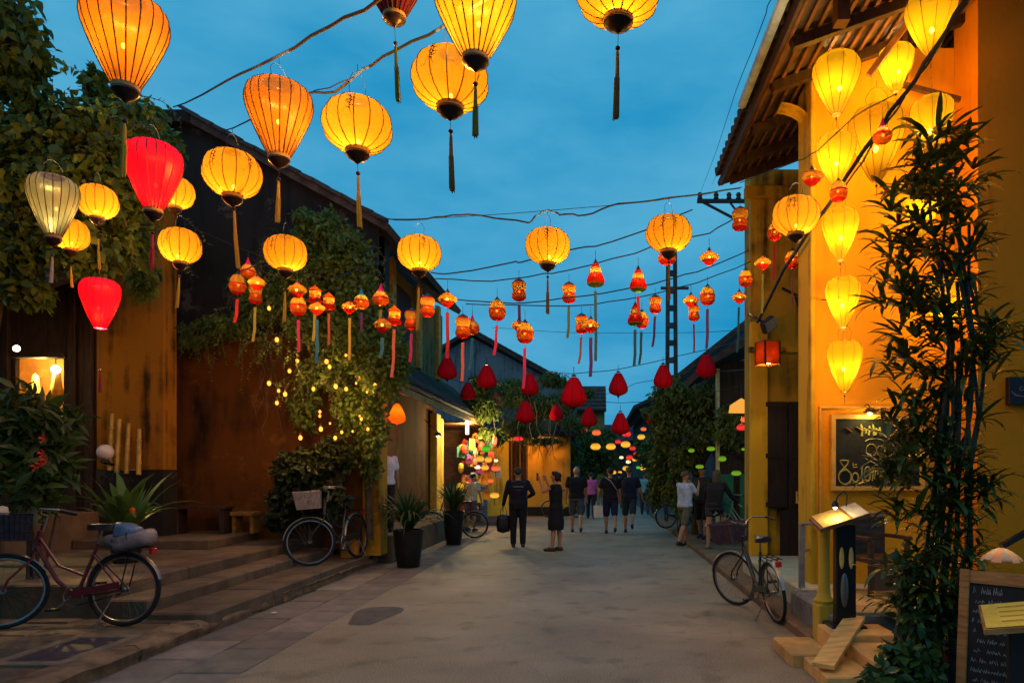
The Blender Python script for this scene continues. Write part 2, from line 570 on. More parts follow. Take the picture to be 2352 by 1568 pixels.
# inspection cover set into the pavement
cov = empty('inspection_cover', (-4.52, 5.86, .135), 0, 'dark square inspection cover in a pale concrete frame beside the kerb', 'manhole cover')
m_conc = M('pale_concrete', (.17,.12,.075), rough=.85, var=.25, scale=7, bump=.3)
for (x0,x1,y0,y1) in ((-.31,.31,-.5,-.40),(-.31,.31,.40,.5),(-.31,-.22,-.398,.398),(.22,.31,-.398,.398)):
    b = MB(); b.cbox(x0,x1,y0,y1,-.02,.012,.006); b.build('frame_side', m_conc, cov)
b = MB(); b.cbox(-.215,.215,-.395,.395,-.02,.0,.006); b.build('lid', M('iron_lid', (.045,.035,.04), rough=.6, var=.3), cov)

# stone steps up to the left houses
steps = empty('stone_steps', (0,0,0), 0, 'worn stone steps running along the left pavement up to the brown wall', 'steps')
def step_run(name, x0, x1, y0, y1, z0, z1, seg=1.25):
    y = y0
    while y < y1-.05:
        ln = min(seg*random.uniform(.85,1.25), y1-y)
        mb = MB(); mb.cbox(x0, x1, y+.006, y+ln-.006, z0, z1+random.uniform(-.006,.006), .018)
        rr = random.Random(int(y*100))
        mb.v = [(a+rr.uniform(-.006,.006), b2, c) for a,b2,c in mb.v]
        mb.build(name, m_step, steps)
        y += ln
step_run('step_slab', -4.62, -3.98, 7.0, 12.0, .0, .215)
step_run('step_slab', -5.06, -4.628, 7.05, 11.98, .0, .34)
step_run('step_slab', -6.2, -5.068, 7.1, 11.97, .0, .485)
step_run('terrace_slab', -7.6, -6.208, 7.12, 11.96, .0, .487)
step_run('terrace_slab', -9.4, -7.608, 7.16, 9.2, .0, .483)
step_run('terrace_slab', -8.0, -7.608, 9.205, 10.39, .0, .484)
step_run('terrace_slab', -15.5, -9.408, 7.2, 9.2, .0, .481)
mb = MB(); mb.cbox(-8.0,-5.9,10.4,11.96,.49,.63,.02); mb.build('upper_slab', m_step, steps)
mb = MB(); mb.cbox(-16,-8.008,9.21,9.7,.0,.84,.02); mb.build('porch_step', m_step, steps)
mb = MB(); mb.cbox(-16,-8.008,9.71,11.3,.0,1.03,.02); mb.build('porch_step', m_step, steps)

# ================================================================== gable house (left, dark)
gh = empty('gable_house', (0,0,0), 0, 'dark stained gable house with creeper and brown plaster lower wall', 'house')
m_gable = stained('sooty_gable_plaster', (.23,.105,.03), (.035,.022,.015), zmid=3.9, zsoft=.8, upper=(.022,.019,.019), amount=.55, streak=(4,4,.16), patch=None)
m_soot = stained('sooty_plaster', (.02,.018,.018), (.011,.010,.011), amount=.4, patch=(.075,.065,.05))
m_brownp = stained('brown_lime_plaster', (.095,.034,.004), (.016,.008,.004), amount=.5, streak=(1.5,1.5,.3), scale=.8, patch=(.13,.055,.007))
m_olive = stained('olive_plaster', (.20,.155,.05), (.035,.03,.018), amount=.5)
GY = 12.0
mb = MB()
mb.quad((-11.2,GY,.3),(-3.82,GY,.3),(-3.82,GY,4.1),(-11.2,GY,4.1))
mb.build('lower_wall', m_brownp, gh)
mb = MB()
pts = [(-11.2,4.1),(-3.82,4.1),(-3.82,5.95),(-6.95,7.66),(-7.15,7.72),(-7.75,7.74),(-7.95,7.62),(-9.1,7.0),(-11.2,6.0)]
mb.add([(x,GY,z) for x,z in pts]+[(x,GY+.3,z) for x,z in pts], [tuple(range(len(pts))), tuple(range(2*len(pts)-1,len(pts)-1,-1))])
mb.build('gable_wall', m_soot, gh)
mb = MB(); mb.box(-11.2,-3.86,GY-.03,GY-.002,4.06,4.16); mb.build('string_course', m_soot, gh)
# corner pier
mb = MB(); mb.cbox(-4.1,-3.78,GY-.06,GY+.36,.2,4.3,.02); mb.build('corner_pier', stained('ochre_plaster', (.50,.24,.015), (.09,.045,.008), amount=.45), gh)
mb = MB(); mb.box(-4.098,-3.82,GY+.3,GY+.6,4.31,5.9); mb.build('corner_wall', m_soot, gh)
# recessed ground floor wall + upper wall
mb = MB(); mb.box(-4.9,-4.62,GY+.36,19.5,.2,3.6); mb.build('street_wall', m_brownp, gh)
mb = MB(); mb.box(-4.9,-4.4,GY+.6,19.5,3.6,6.1); mb.build('upper_wall', m_olive, gh)
for yy in (14.4, 16.6, 18.6):
    mb = MB(); mb.box(-4.396,-4.30,yy,yy+.28,4.2,6.2); mb.build('pilaster', M('ochre_pilaster', (.42,.27,.06), var=.3), gh)
mb = MB(); mb.cbox(-4.615,-4.42,18.9,19.4,.1,3.3,.02); mb.build('pier', M('bright_ochre', (.62,.38,.05), var=.2), gh)
mb = MB(); mb.cbox(-4.80,-3.7,12.4,19.5,.0,.52,.02); mb.build('plinth', m_step, gh)
mb = MB(); mb.box(-4.42,-4.39,15.0,16.2,4.5,5.8); mb.build('shutter', m_dwood, gh)
# main roof (slab + verge tiles)
m_tile = M('old_clay_tile', (.05,.035,.03), rough=.85, var=.45, scale=5, bump=.4, rnd=.3)
def roof_plane(parent, a, b, c, d, th, mat, name='roof'):
    """a,b eave ends, c,d ridge ends (a-d, b-c edges)"""
    a,b,c,d = map(Vector,(a,b,c,d))
    n = (b-a).cross(d-a).normalized()
    if n.z < 0: n = -n
    vs = [a,b,c,d]+[p+n*th for p in (a,b,c,d)]
    mb = MB(); mb.add(vs, [(0,1,2,3),(4,7,6,5),(0,4,5,1),(1,5,6,2),(2,6,7,3),(3,7,4,0)])
    return mb.build(name, mat, parent)
rf = roof_plane(gh, (-3.66,GY-.15,5.86),(-3.66,18.2,5.86),(-7.2,18.2,7.80),(-7.2,GY-.15,7.80), .12, m_tile)
roof_plane(gh, (-11.4,GY-.15,5.85),(-11.4,18.2,5.85),(-7.7,18.2,7.80),(-7.7,GY-.15,7.80), .12, m_tile)
mb = MB(); mb.cbox(-7.8,-7.05,GY-.2,18.2,7.72,7.95,.05); mb.build('ridge', m_soot, gh)
def halfpipe(r, ln, n=5):
    mb = MB(); vs=[]; fs=[]
    for i,yv in enumerate((0,ln)):
        for k in range(n+1):
            a = math.pi*k/n
            rr = r*(1 if i==0 else .85)
            vs.append((rr*math.cos(a), yv, rr*math.sin(a)))
    for k in range(n): fs.append((k,k+1,n+2+k,n+1+k))
    fs.append(tuple(range(n+1))); 
    mb.add(vs,fs); return mb.mesh('tile', True)
tile_me = halfpipe(.085,.36)
d = Vector((-3.54,0,1.94)); L_ = d.length
for k in range(14):   # verge tiles on the gable slope facing us
    p = Vector((-3.66,GY-.12,5.99)) + d*(k/14)
    o = obj('verge_tile', tile_me, gh, p, mat=m_tile)
    o.rotation_euler = Matrix(((0,-.87,.49),(1,0,0),(0,.49,.87))).to_euler()
    o.rotation_euler = Euler((R(29+random.uniform(-3,3)),0,R(90+random.uniform(-3,3))))
# awning roof over the ground floor
aw = empty('awning_roof', (0,0,0), 0, 'sloping tiled awning over the recessed brown ground floor', 'roof')
E0 = Vector((-3.62,12.25,3.28)); T0 = Vector((-4.62,12.25,4.25))
roof_plane(aw, E0, (E0.x,22.2,E0.z), (T0.x,22.2,T0.z), T0, .07, m_dwood, 'boarding')
sl = (T0-E0); slen = sl.length; ang = math.atan2(sl.z, -sl.x)
row_me = halfpipe(.09, slen)
for k in range(44):
    yy = 12.35 + k*.222
    o = obj('tile_row', row_me, aw, (E0.x-.02, yy, E0.z+.07), (ang,0,R(90)), mat=m_tile)
mb = MB(); mb.box(-3.66,-3.60,12.25,22.2,3.12,3.25); mb.build('fascia', M('ochre_fascia',(.30,.17,.05),var=.4), aw)
for k in range(12):
    yy = 12.5+k*.82
    mb = MB(); mb.obox((-3.66,yy,3.18),(-4.6,yy,4.08),.06,.09); mb.build('rafter', m_dwood, aw)

# ================================================================== timber house (far left)
th = empty('timber_house', (0,0,0), 0, 'dark timber house with a lit window and an ochre plaster end wall', 'house')
TY = 11.0
m_ochre = stained('ochre_lime_wash', (.29,.12,.008), (.04,.018,.005), amount=.5, streak=(3,3,.2))
mb = MB(); mb.box(-8.05,-6.98,TY,TY+.35,1.7,6.4); mb.build('plaster_wall', m_ochre, th)
mb = MB(); mb.box(-8.05,-6.97,TY-.02,TY+.35,.63,1.69); mb.build('wall_base', m_soot, th)
wx0, wx1, wz0, wz1 = -9.38, -8.60, 2.62, 3.50
for nm,(x0,x1,z0,z1) in (('timber_panel',(-16,wx0,1.03,6.4)),('timber_panel',(wx1,-8.06,1.03,6.4)),('timber_panel',(wx0,wx1,1.03,wz0)),('timber_panel',(wx0,wx1,wz1,6.4))):
    mb = MB(); mb.box(x0,x1,TY+.02,TY+.1,z0,z1); mb.build(nm, m_dwood, th)
for x in (-8.16,-8.42,-9.50,-9.9,-10.4):
    mb = MB(); mb.cbox(x-.06,x+.06,TY-.06,TY+.018,1.03,4.6,.01); mb.build('timber_post', m_dwood, th)
for (x0,x1,z0,z1) in ((wx0-.05,wx1+.05,wz1,wz1+.07),(wx0-.05,wx1+.05,wz0-.07,wz0)):
    mb = MB(); mb.box(x0,x1,TY-.03,TY+.12,z0,z1); mb.build('window_frame', m_dwood, th)
# lit room behind the window
m_cream = M('cream_plaster',(.75,.55,.18),var=.12)
mb = MB(); mb.quad((-10.6,12.6,1.6),(-8.1,12.6,1.6),(-8.1,12.6,4.2),(-10.6,12.6,4.2)); mb.build('room_wall', m_cream, th)
mb = MB(); mb.quad((-10.6,12.6,4.0),(-8.1,12.6,4.0),(-8.1,TY+.12,4.0),(-10.6,TY+.12,4.0)); mb.build('room_ceiling', m_cream, th)
mb = MB(); mb.quad((-10.6,TY+.12,1.6),(-10.6,12.6,1.6),(-10.6,12.6,4.2),(-10.6,TY+.12,4.2)); mb.build('room_side', m_cream, th)
mb = MB(); mb.quad((-8.1,TY+.36,1.6),(-8.1,12.6,1.6),(-8.1,12.6,4.2),(-8.1,TY+.36,4.2)); mb.build('room_side', m_cream, th)
mb = MB(); mb.box(-10.5,-8.2,12.3,12.58,3.22,3.28); mb.build('shelf', m_dwood, th)
for k in range(9):
    mb = MB(); x=-10.2+k*.21; mb.cbox(x,x+.13,12.35,12.5,3.285,3.40+.05*(k%3),.01); mb.build('shelf_box', m_dwood, th)
for k,(x,z) in enumerate(((-9.62,2.9),(-9.25,3.0),(-8.95,2.85))):
    mb = MB(); 
    mb.lathe([(.005,.45),(.05,.40),(.07,.2),(.12,-.1),(.02,-.28)], 10, (x,11.7,z)); mb.build('hanging_cloth', M('pale_cloth',(.30,.16,.04)), th, smooth=True)
# porch roof
roof_plane(th, (-16,9.3,4.05),(-7.7,9.3,4.05),(-7.7,11.0,5.0),(-16,11.0,5.0), .1, m_dwood, 'porch_roof')
mb = MB(); mb.cbox(-9.95,-9.78,9.6,9.77,1.03,4.2,.02); mb.build('porch_post', m_wood, th)
mb = MB(); mb.box(-16,-8.0,9.66,9.72,1.62,1.68); mb.build('porch_rail', m_wood, th)
for k in range(7):
    mb = MB(); x=-10.9+k*.48; mb.box(x,x+.04,9.67,9.71,1.035,1.618); mb.build('baluster', m_dwood, th)

# ================================================================== cafe house (right, near)
ch = empty('cafe_house', (0,0,0), 0, 'orange plastered cafe house under a tiled roof on the right', 'house')
m_orange = stained('orange_lime_wash', (.78,.33,.012), (.62,.25,.010), amount=.25, scale=.9, streak=(2,2,.4))
m_green = stained('mossy_yellow_plaster', (.38,.26,.02), (.04,.028,.008), amount=.55, streak=(3,3,.18))
m_brownw = stained('ochre_render', (.52,.19,.006), (.38,.14,.005), amount=.3)
m_yel = stained('yellow_render', (.58,.36,.02), (.20,.12,.01), amount=.3)
OY = 8.0
mb = MB(); mb.box(2.56,4.4,OY,OY+.42,.2,6.62); mb.build('orange_wall', m_orange, ch)
mb = MB(); mb.box(4.19,9,7.5,OY-.002,.0,7.6); mb.build('side_wing', m_brownw, ch)
mb = MB(); mb.cbox(2.50,2.557,OY-.04,OY+.46,.35,6.3,.01); mb.build('corner_strip', m_yel, ch)
# back wall with shutter
BY = 10.75
mb = MB(); mb.box(2.43,4.6,BY,BY+.45,.2,6.42); mb.build('street_wall', m_green, ch)
mb = MB(); mb.cbox(2.40,2.68,BY-.10,BY-.002,.2,4.0,.015); mb.build('pilaster', m_yel, ch)
mb = MB(); mb.box(2.36,3.6,BY-.16,BY-.104,3.52,3.60); mb.build('string_course', m_green, ch)
mb = MB(); mb.box(2.32,3.8,BY-.16,BY-.002,5.95,6.1); mb.build('cornice', m_green, ch)
for x0,x1 in ((2.62,2.99),(3.005,3.38)):
    mb = MB(); mb.cbox(x0,x1,BY-.09,BY-.03,1.10,2.76,.01)
    sh = mb.build('shutter', M('black_shutter',(.016,.012,.012),rough=.6,var=.35,scale=3,stretch=(6,6,1)), ch)
    for z in (1.12,1.88,2.68):
        mb = MB(); mb.box(x0+.02,x1-.02,BY-.105,BY-.092,z,z+.07); mb.build('shutter_rail', M('black_shutter',(.016,.012,.012)), sh)
mb = MB(); mb.obox((3.2,BY-.12,2.74),(3.24,BY-.12,2.5),.03,.02); mb.build('shutter_hook', M('brass_hook',(.6,.5,.2),rough=.4), ch)
mb = MB(); mb.obox((3.12,BY-.12,1.36),(3.12,BY-.12,1.18),.03,.02); mb.obox((3.105,BY-.12,1.19),(3.26,BY-.12,1.19),.02,.03); mb.build('shutter_latch', M('brass_hook',(.6,.5,.2)), ch)
mb = MB(); mb.box(2.88,3.6,BY-.06,BY-.03,.35,1.06); mb.build('lower_door', M('black_shutter',(.016,.012,.012)), ch)
# roof: underside boards, battens and rafters, tiles at the eave
EX, EZ, RS = 1.90, 6.10, .36
def rz(x): return EZ + (x-EX)*RS
roof_plane(ch, (EX,4.0,EZ),(EX,10.62,EZ),(5.5,10.62,rz(5.5)),(5.5,4.0,rz(5.5)), .06, m_tile, 'roof')
m_bat = M('batten_wood',(.13,.055,.02),var=.4,scale=5,rnd=.25)
k = 0
x = EX+.06
while x < 4.9:
    mb = MB(); mb.box(x,x+.035,4.02,10.33,rz(x)-.045,rz(x)-.012); mb.build('batten', m_bat, ch)
    x += .145
for yy in (5.2,6.1,7.0,7.8,8.75,9.6,10.25):
    mb = MB(); mb.obox((EX+.1,yy,rz(EX+.1)-.10),(5.3,yy,rz(5.3)-.10),.09,.11); mb.build('rafter', m_dwood, ch)
for k in range(31):
    yy = 4.1+k*.205
    o = obj('eave_tile', halfpipe(.095,.45) if k == 0 else tile2, ch, (EX-.09,yy,EZ+.03), (math.atan(RS),0,R(-90)), mat=m_tile)
    tile2 = o.data
mb = MB(); mb.box(EX-.02,EX+.02,4.0,10.35,EZ-.10,EZ-.004); mb.build('fascia', m_dwood, ch)
mb = MB(); mb.tube([(EX-.13,4.0,EZ+.05),(EX-.13,8.3,EZ+.02)], .055, 8); mb.build('gutter', M('weathered_zinc',(.30,.40,.48),rough=.5,metal=.3,var=.3), ch)
mb = MB(); mb.obox((2.35,6.55,5.95),(2.35,6.55,6.35),.14,.12); mb.build('bracket', m_bat, ch)
mb = MB(); mb.obox((2.95,7.4,5.95),(3.55,7.2,6.75),.05,.06); mb.build('strut', m_bat, ch)
mb = MB(); mb.obox((3.35,7.7,6.05),(4.1,7.7,5.85),.05,.05); mb.build('strut', m_bat, ch)
mb = MB(); mb.obox((3.5,7.75,6.1),(3.5,7.75,6.7),.05,.05); mb.build('strut', m_bat, ch)
mb = MB()
for k in range(8):
    a = R(90*k/7)
    mb.v += [(2.2+.42*math.sin(a), OY+.1, 5.62+.42*math.cos(a)-.0), (2.2+.42*math.sin(a), OY+.36, 5.62+.42*math.cos(a))]
    if k: b=len(mb.v); mb.f.append((b-4,b-2,b-1,b-3)); mb.m.append(0)
mb.build('curved_bracket', m_yel, ch)
# platform, deck and nearby steps
m_deck = M('terracotta_deck',(.64,.36,.11),var=.25,scale=3,bump=.3,rnd=.2)
mb = MB(); mb.cbox(2.30,8,7.62,BY,.0,.35,.02); mb.build('platform', M('greenish_floor',(.40,.40,.28),var=.2,scale=2), ch)
mb = MB(); mb.cbox(2.16,4.18,6.3,7.612,.0,.345,.02); mb.build('platform', M('grey_face',(.16,.16,.15),var=.3), ch)
for i in range(4):
    for j in range(4):
        x0=2.42+i*.44; y0=6.32+j*.323
        mb = MB(); mb.cbox(x0,x0+.432,y0,y0+.315,.346,.362,.006); mb.build('deck_tile', m_deck, ch)
mb = MB(); mb.cbox(2.02,2.55,6.5,11.5,.0,.10,.02)
tag(mb.build('pavement_right', m_step), kind='structure')
mb = MB(); mb.cbox(2.06,8,11.51,26,.0,.10,.02)
tag(mb.build('pavement_right_far', m_step), kind='structure')

# ramp steps in front of the deck
rs = empty('entrance_steps', (0,0,0), 0, 'terracotta blocks stepping up from the road to the cafe deck', 'steps')
m_blk = M('terracotta_block',(.66,.38,.12),var=.25,scale=4,bump=.3,rnd=.15)
for (x0,x1,y0,y1,z1) in ((1.75,2.14,5.18,5.78,.10),(1.66,2.02,5.80,6.42,.11),(2.142,2.62,5.25,5.85,.20),(2.03,2.60,5.86,6.29,.26)):
    mb = MB(); mb.cbox(x0,x1,y0,y1,.0,z1,.012); mb.build('step_block', m_blk, rs)
mb = MB(); mb.obox((1.76,5.30,.15),(2.36,6.22,.335),.17,.035); 
tag(mb.build('plank', M('pale_plank',(.72,.42,.13),var=.25,scale=3,stretch=(1,6,1))), 'pale plank lying diagonally across the entrance blocks', 'plank')
mb = MB(); mb.cbox(2.62,3.6,5.86,6.30,.362,.375,.004)
tag(mb.build('door_mat', M('green_mat',(.13,.16,.012),var=.3,scale=60,bump=.6)), 'green mat lying on the cafe deck', 'mat')

# unseen next house on the left, added to shade the steps and pavement
nb_=empty('unseen_shade_house',(0,0,0),0,'unseen plastered house added beyond the left edge to shade the pavement','house')
mb=MB(); mb.box(-14,-6.6,-8,5.4,.0,6.6); mb.build('wall', m_ochre, nb_)
roof_plane(nb_,(-5.75,-8,5.3),(-5.75,5.9,5.3),(-10.5,5.9,8.0),(-10.5,-8,8.0),.12,m_tile)
mb=MB(); mb.box(-6.64,-6.596,1.5,2.7,.14,2.6); mb.build('door', m_dwood, nb_)
# ================================================================== lanterns
P_OVAL = [(.15,.40),(.25,.385),(.34,.345),(.42,.27),(.475,.16),(.5,.03),(.495,-.08),(.455,-.19),(.385,-.28),(.285,-.355),(.165,-.40)]
P_BALL = [(.23,.44),(.37,.405),(.455,.335),(.495,.23),(.5,.12),(.475,-.02),(.42,-.18),(.345,-.36),(.265,-.55),(.195,-.70),(.155,-.78)]
P_DROP = [(.20,.42),(.34,.395),(.43,.32),(.485,.21),(.5,.08),(.475,-.08),(.415,-.28),(.33,-.50),(.235,-.72),(.15,-.90),(.085,-1.0)]
LM = {}
def shade_mesh(prof, ribs):
    key = ('shade', id(prof), ribs)
    if key not in LM:
        mb = MB(); mb.lathe(prof, ribs*3, cap=False, lobes=ribs, amp=.011)
        # phase so that lobes peak at the ribs
        LM[key] = mb.mesh('shade', False)
        LM[key].polygons.foreach_set('use_smooth', [True]*len(LM[key].polygons))
    return LM[key]
def rib_mesh(prof, r):
    key = ('rib', id(prof), r)
    if key not in LM:
        mb = MB(); mb.tube([(q*1.012+.004,0,z) for q,z in prof], r, 4)
        LM[key] = mb.mesh('rib')
    return LM[key]
m_gold = M('dim_gold_collar',(.33,.20,.05),rough=.6,var=.2,bump=0)
m_rib = M('dark_bamboo_rib',(.022,.010,.008),rough=.6,var=.2,bump=0)
S_OVAL = silk('silk_amber', (0.015500,0.006197,0.000180), (.07,.03,.004), .16, (1,.60,.18))
S_BALL = silk('silk_orange', (0.010860,0.003200,0.000073), (.07,.025,.004), .14, (1,.5,.12), gloss=.02)
S_GOLDB = silk('silk_gold', (0.015713,0.007620,0.000173), (.06,.03,.004), .16, (1,.62,.14), gloss=.02)
S_RED = silk('silk_red', (0.019047,0.000047,0.000093), (.30,.003,.05), .10, (1,.04,.02), gloss=.02)
S_BLUE = silk('silk_pale_blue', (0.002494,0.001252,0.000072), (.030,.045,.052), .10, (.8,.7,.3), gloss=.06)
S_WALL = silk('silk_yellow', (0.055437,0.034926,0.000595), (.12,.08,.01), .30, (1,.66,.16))
S_DARK = silk('silk_plum', (.05,.004,.012), (.08,.01,.03), .05, (1,.1,.1))
m_tassel = {'green': M('tassel_green',(.10,.13,.012),var=.3,scale=40,stretch=(8,8,.3),bump=.5), 'brown': M('tassel_brown',(.14,.075,.015),var=.3,scale=40,stretch=(8,8,.3),bump=.5),
            'gold': M('tassel_gold',(.42,.27,.03),var=.3,scale=40,stretch=(8,8,.3),bump=.5), 'crimson': M('tassel_crimson',(.32,.01,.05),var=.3,scale=40,stretch=(8,8,.3),bump=.5),
            'grey': M('tassel_grey',(.35,.35,.33),var=.3,scale=40,stretch=(8,8,.3),bump=.5)}
E_BULB = emit('bulb_hot', (1,.74,.34), 22)
m_ink = M('ink',(.02,.012,.006),rough=.7,var=.2,bump=0)

def prof_r(prof, z):
    for (r0,z0),(r1,z1) in zip(prof, prof[1:]):
        if z1 <= z <= z0:
            t = (z0-z)/(z0-z1); return r0+(r1-r0)*t
    return prof[-1][0]

def lantern(kind, u, v, wpx, label, fabric, tassel='brown', tlen=.75, tstart=.3, wm=.45, watts=13, tilt=0.0, ink=0, hang=.35, lit=True, group='silk lanterns over the street', bulb=None, ribr=None, Y=None, lean=0.0, name='silk_lantern', cap=True, lcol=(1,.69,.33)):
    """u,v: centre of the widest ring's box in the picture, wpx its width"""
    if Y is None: Y = FPX*wm/wpx
    prof = {'oval':P_OVAL,'balloon':P_BALL,'drop':P_DROP}[kind]
    ribs = {'oval':14,'balloon':20,'drop':10}[kind]
    rr = ribr or {'oval':.0075,'balloon':.0085,'drop':.0055}[kind]
    sz = wpx/FPX*Y
    root = empty(name, W(u, v, Y), random.uniform(0,6.28), label, 'lantern', group)
    root.scale = (sz/wide(u), sz/wide(u), sz/tall(v))
    root.rotation_euler = (tilt*.5, tilt, random.uniform(0,6.28))
    obj('shade', shade_mesh(prof, ribs), root, mat=fabric)
    for k in range(ribs):
        obj('rib', rib_mesh(prof, rr), root, rot=(0,0,2*math.pi*k/ribs), mat=m_rib)
    zt, zb, rt, rb = prof[0][1], prof[-1][1], prof[0][0], prof[-1][0]
    key = ('bits', kind)
    if key not in LM:
        a = MB(); a.ring((0,0,zt), rt, .013, 20, 5, 'Z'); a.ring((0,0,zt+.02), rt*.6, .008, 14, 4, 'Z')
        b = MB(); b.lathe([(rb*1.04,zb+.03),(rb*1.10,zb),(rb*1.08,zb-.045),(rb*.98,zb-.05)], 16)
        c = MB(); c.lathe([(rb*1.06,zb-.05),(rb*1.10,zb-.075),(rb*1.0,zb-.09),(rb*.92,zb-.115),(rb*.6,zb-.16),(rb*.3,zb-.185),(rb*.22,zb-.20),(.008,zb-.225)], 14)
        LM[key] = (a.mesh('top_ring', True), b.mesh('collar', True), c.mesh('cap', True))
    tm, cm, pm = LM[key]
    obj('top_ring', tm, root, mat=m_dark)
    if cap:
        obj('collar', cm, root, mat=m_gold); obj('cap', pm, root, mat=m_dark)
    # hanger loop
    b = MB()
    for s in (-1,1):
        b.tube([(s*rt*.8,0,zt),(s*rt*.95,.0,zt+hang*.55),(s*rt*.5,0,zt+hang*.9),(0,0,zt+hang)], .005, 4)
    b.tube([(0,0,zt+hang),(.0,0,zt+hang+.12)], .005, 4)
    b.build('hanger', m_wire, root)
    if tassel:
        d = lean; tlen *= tall(v); tstart *= tall(v)**.5
        b = MB(); b.tube([(0,0,zb-.22),(d*.2,0,zb-tstart)], .004, 4); b.build('cord', m_wire, root)
        b = MB(); b.sphere((d*.25,0,zb-tstart-.02), .034, 10, 7); b.build('bead', m_dark, root, True)
        b = MB(); n = 9
        z0 = zb-tstart-.05
        b.tube([(d*.3,0,z0),(d*.34,0,z0-.05),(d*.5,0,z0-tlen*.5),(d,0,z0-tlen*.97),(d,0,z0-tlen)], [.010,.022,.030,.036,.030], 8)
        for q in range(7):
            a = 2*math.pi*q/7
            b.tube([(d*.5+.028*math.cos(a),.028*math.sin(a),z0-tlen*.4),(d+.036*math.cos(a),.036*math.sin(a),z0-tlen*(1+.03*math.sin(q*5)))], .008, 3)
        b.build('tassel', m_tassel[tassel], root, True)
    if ink:
        b = MB()
        rnd = random.Random(ink)
        for blk in range(2):
            a0 = rnd.uniform(0,6.28) if blk else -math.pi/2 - root.rotation_euler.z + rnd.uniform(-.5,.5)
            def sp(a, z, pr=prof): 
                q = prof_r(pr, z)*1.022; return (q*math.cos(a), q*math.sin(a), z)
            z0 = .26
            b.tube([sp(a0,z0),sp(a0+.03,z0-.1),sp(a0-.02,z0-.2),sp(a0+.02,z0-.32)], [.006,.008,.006,.003], 4)
            for q in range(7):
                zz = z0-.03-.035*q; s = 1 if q%2 else -1
                b.tube([sp(a0,zz),sp(a0+s*(.10+.06*rnd.random()),zz+rnd.uniform(-.03,.05))], [.009,.002], 4)
            b.tube([sp(a0-.35+.05*k,-.02-.06*math.sin(k*.9)) for k in range(9)], .0028, 3)
        b.build('painted_motif', m_ink, root)['kind'] = 'stuff'
    if lit:
        zz = bulb if bulb is not None else {'oval':-.16,'balloon':-.12,'drop':-.28}[kind]
        point('bulb', (rnd_small(),rnd_small(),zz), watts*(4.2 if kind=='drop' else 12.5), lcol, .04*sz, root)
        bx_, by_ = rnd_small(), rnd_small()
        obj('bulb_glass', bulb_mesh(), root, (bx_, by_, zz-.085), scale=(.7,.7,.7) if kind!='drop' else (1.1,1.1,1.1), mat=E_BULB)
    return root
def bulb_mesh():
    if 'bulbm' not in LM:
        b = MB(); b.sphere((0,0,0), .045, 8, 6, (1,1,1.35)); LM['bulbm'] = b.mesh('bulb_glass', True)
    return LM['bulbm']
def rnd_small(): return random.uniform(-.07,.07)

# --- the big lanterns
lantern('balloon', 288, 72, 202, 'largest orange ribbed balloon lantern, cut by the top edge above the creeper', S_BALL, 'gold', .62, .42, hang=.3, watts=11, lean=-.05)
lantern('balloon', 903, -62, 160, 'unlit plum lantern of which only dark cap and green tassel hang into view', S_DARK, 'green', .78, .42, lit=False, lean=-.05, Y=3.9, tilt=.03)
lantern('balloon', 1092, 18, 185, 'golden balloon lantern with green tassel, cut by the top edge', S_GOLDB, 'green', .62, .35, watts=14, lean=.0)
lantern('oval', 1420, -16, 190, 'large oval amber lantern with long brown tassel alone against open sky', S_OVAL, 'brown', .82, .38, lean=-.03)
lantern('oval', 1034, 186, 175, 'oval amber lantern half behind the green tassel of the golden balloon', S_OVAL, 'brown', .74, .33, ink=3, lean=-.05, hang=.5)
lantern('balloon', 641, 255, 155, 'orange balloon lantern hanging in front of the sky beside the dark gable', S_BALL, 'gold', .62, .35, watts=11, lean=-.04)
lantern('oval', 821, 290, 160, 'oval amber lantern in the sky right of the orange balloon lantern', S_OVAL, 'gold', .74, .33, ink=5, lean=-.04, hang=.5)
lantern('oval', 534, 400, 137, 'oval amber lantern before the dark gable with a painted branch', S_OVAL, 'gold', .95, .2, ink=7, lean=-.14)
lantern('balloon', 352, 386, 138, 'bright red balloon lantern with pink top beside the creeper', S_RED, 'crimson', .58, .38, watts=15, lean=-.06, bulb=-.25)
lantern('oval', 402, 443, 92, 'oval amber lantern half hidden behind the bright red balloon', S_OVAL, 'gold', .4, .9, lean=-.25)
lantern('balloon', 122, 456, 122, 'pale blue and straw striped balloon lantern at the left', S_BLUE, 'grey', .5, .35, watts=11, lean=-.05)
lantern('oval', 224, 464, 98, 'oval amber lantern touching the pale blue one', S_OVAL, 'gold', .7, .45, lean=-.08)
lantern('oval', 162, 539, 90, 'small oval amber lantern partly hidden by the pale blue one', S_OVAL, 'gold', .55, .4, ink=9, lean=-.1)
lantern('oval', 414, 565, 100, 'oval amber lantern over the ochre end wall', S_OVAL, 'gold', .7, .3, ink=11, lean=-.1)
lantern('oval', 656, 582, 100, 'oval amber lantern above the creeper with a white hot spot', S_OVAL, 'gold', .7, .45, ink=13, lean=-.08, bulb=-.26)
lantern('oval', 963, 582, 100, 'oval amber lantern at the end of the dark eave', S_OVAL, 'gold', 1.0, .35, ink=15, lean=-.05)
lantern('oval', 1258, 566, 102, 'oval amber lantern in the middle of the sky on the twisted wire', S_OVAL, 'brown', .8, .3, ink=17, lean=.0)
lantern('oval', 1536, 537, 104, 'oval amber lantern in front of the lattice pole', S_OVAL, 'brown', .8, .25, ink=19, lean=.0, bulb=-.27)
lantern('oval', 1828, 496, 110, 'oval amber lantern in front of the cafe house corner', S_OVAL, None, ink=21)
torn = lantern('balloon', 230, 682, 96, 'torn red lantern with hanging shreds in front of the timber house', S_RED, 'crimson', .5, 1.0, watts=13, lean=-.03, cap=False, bulb=-.2)
b = MB()
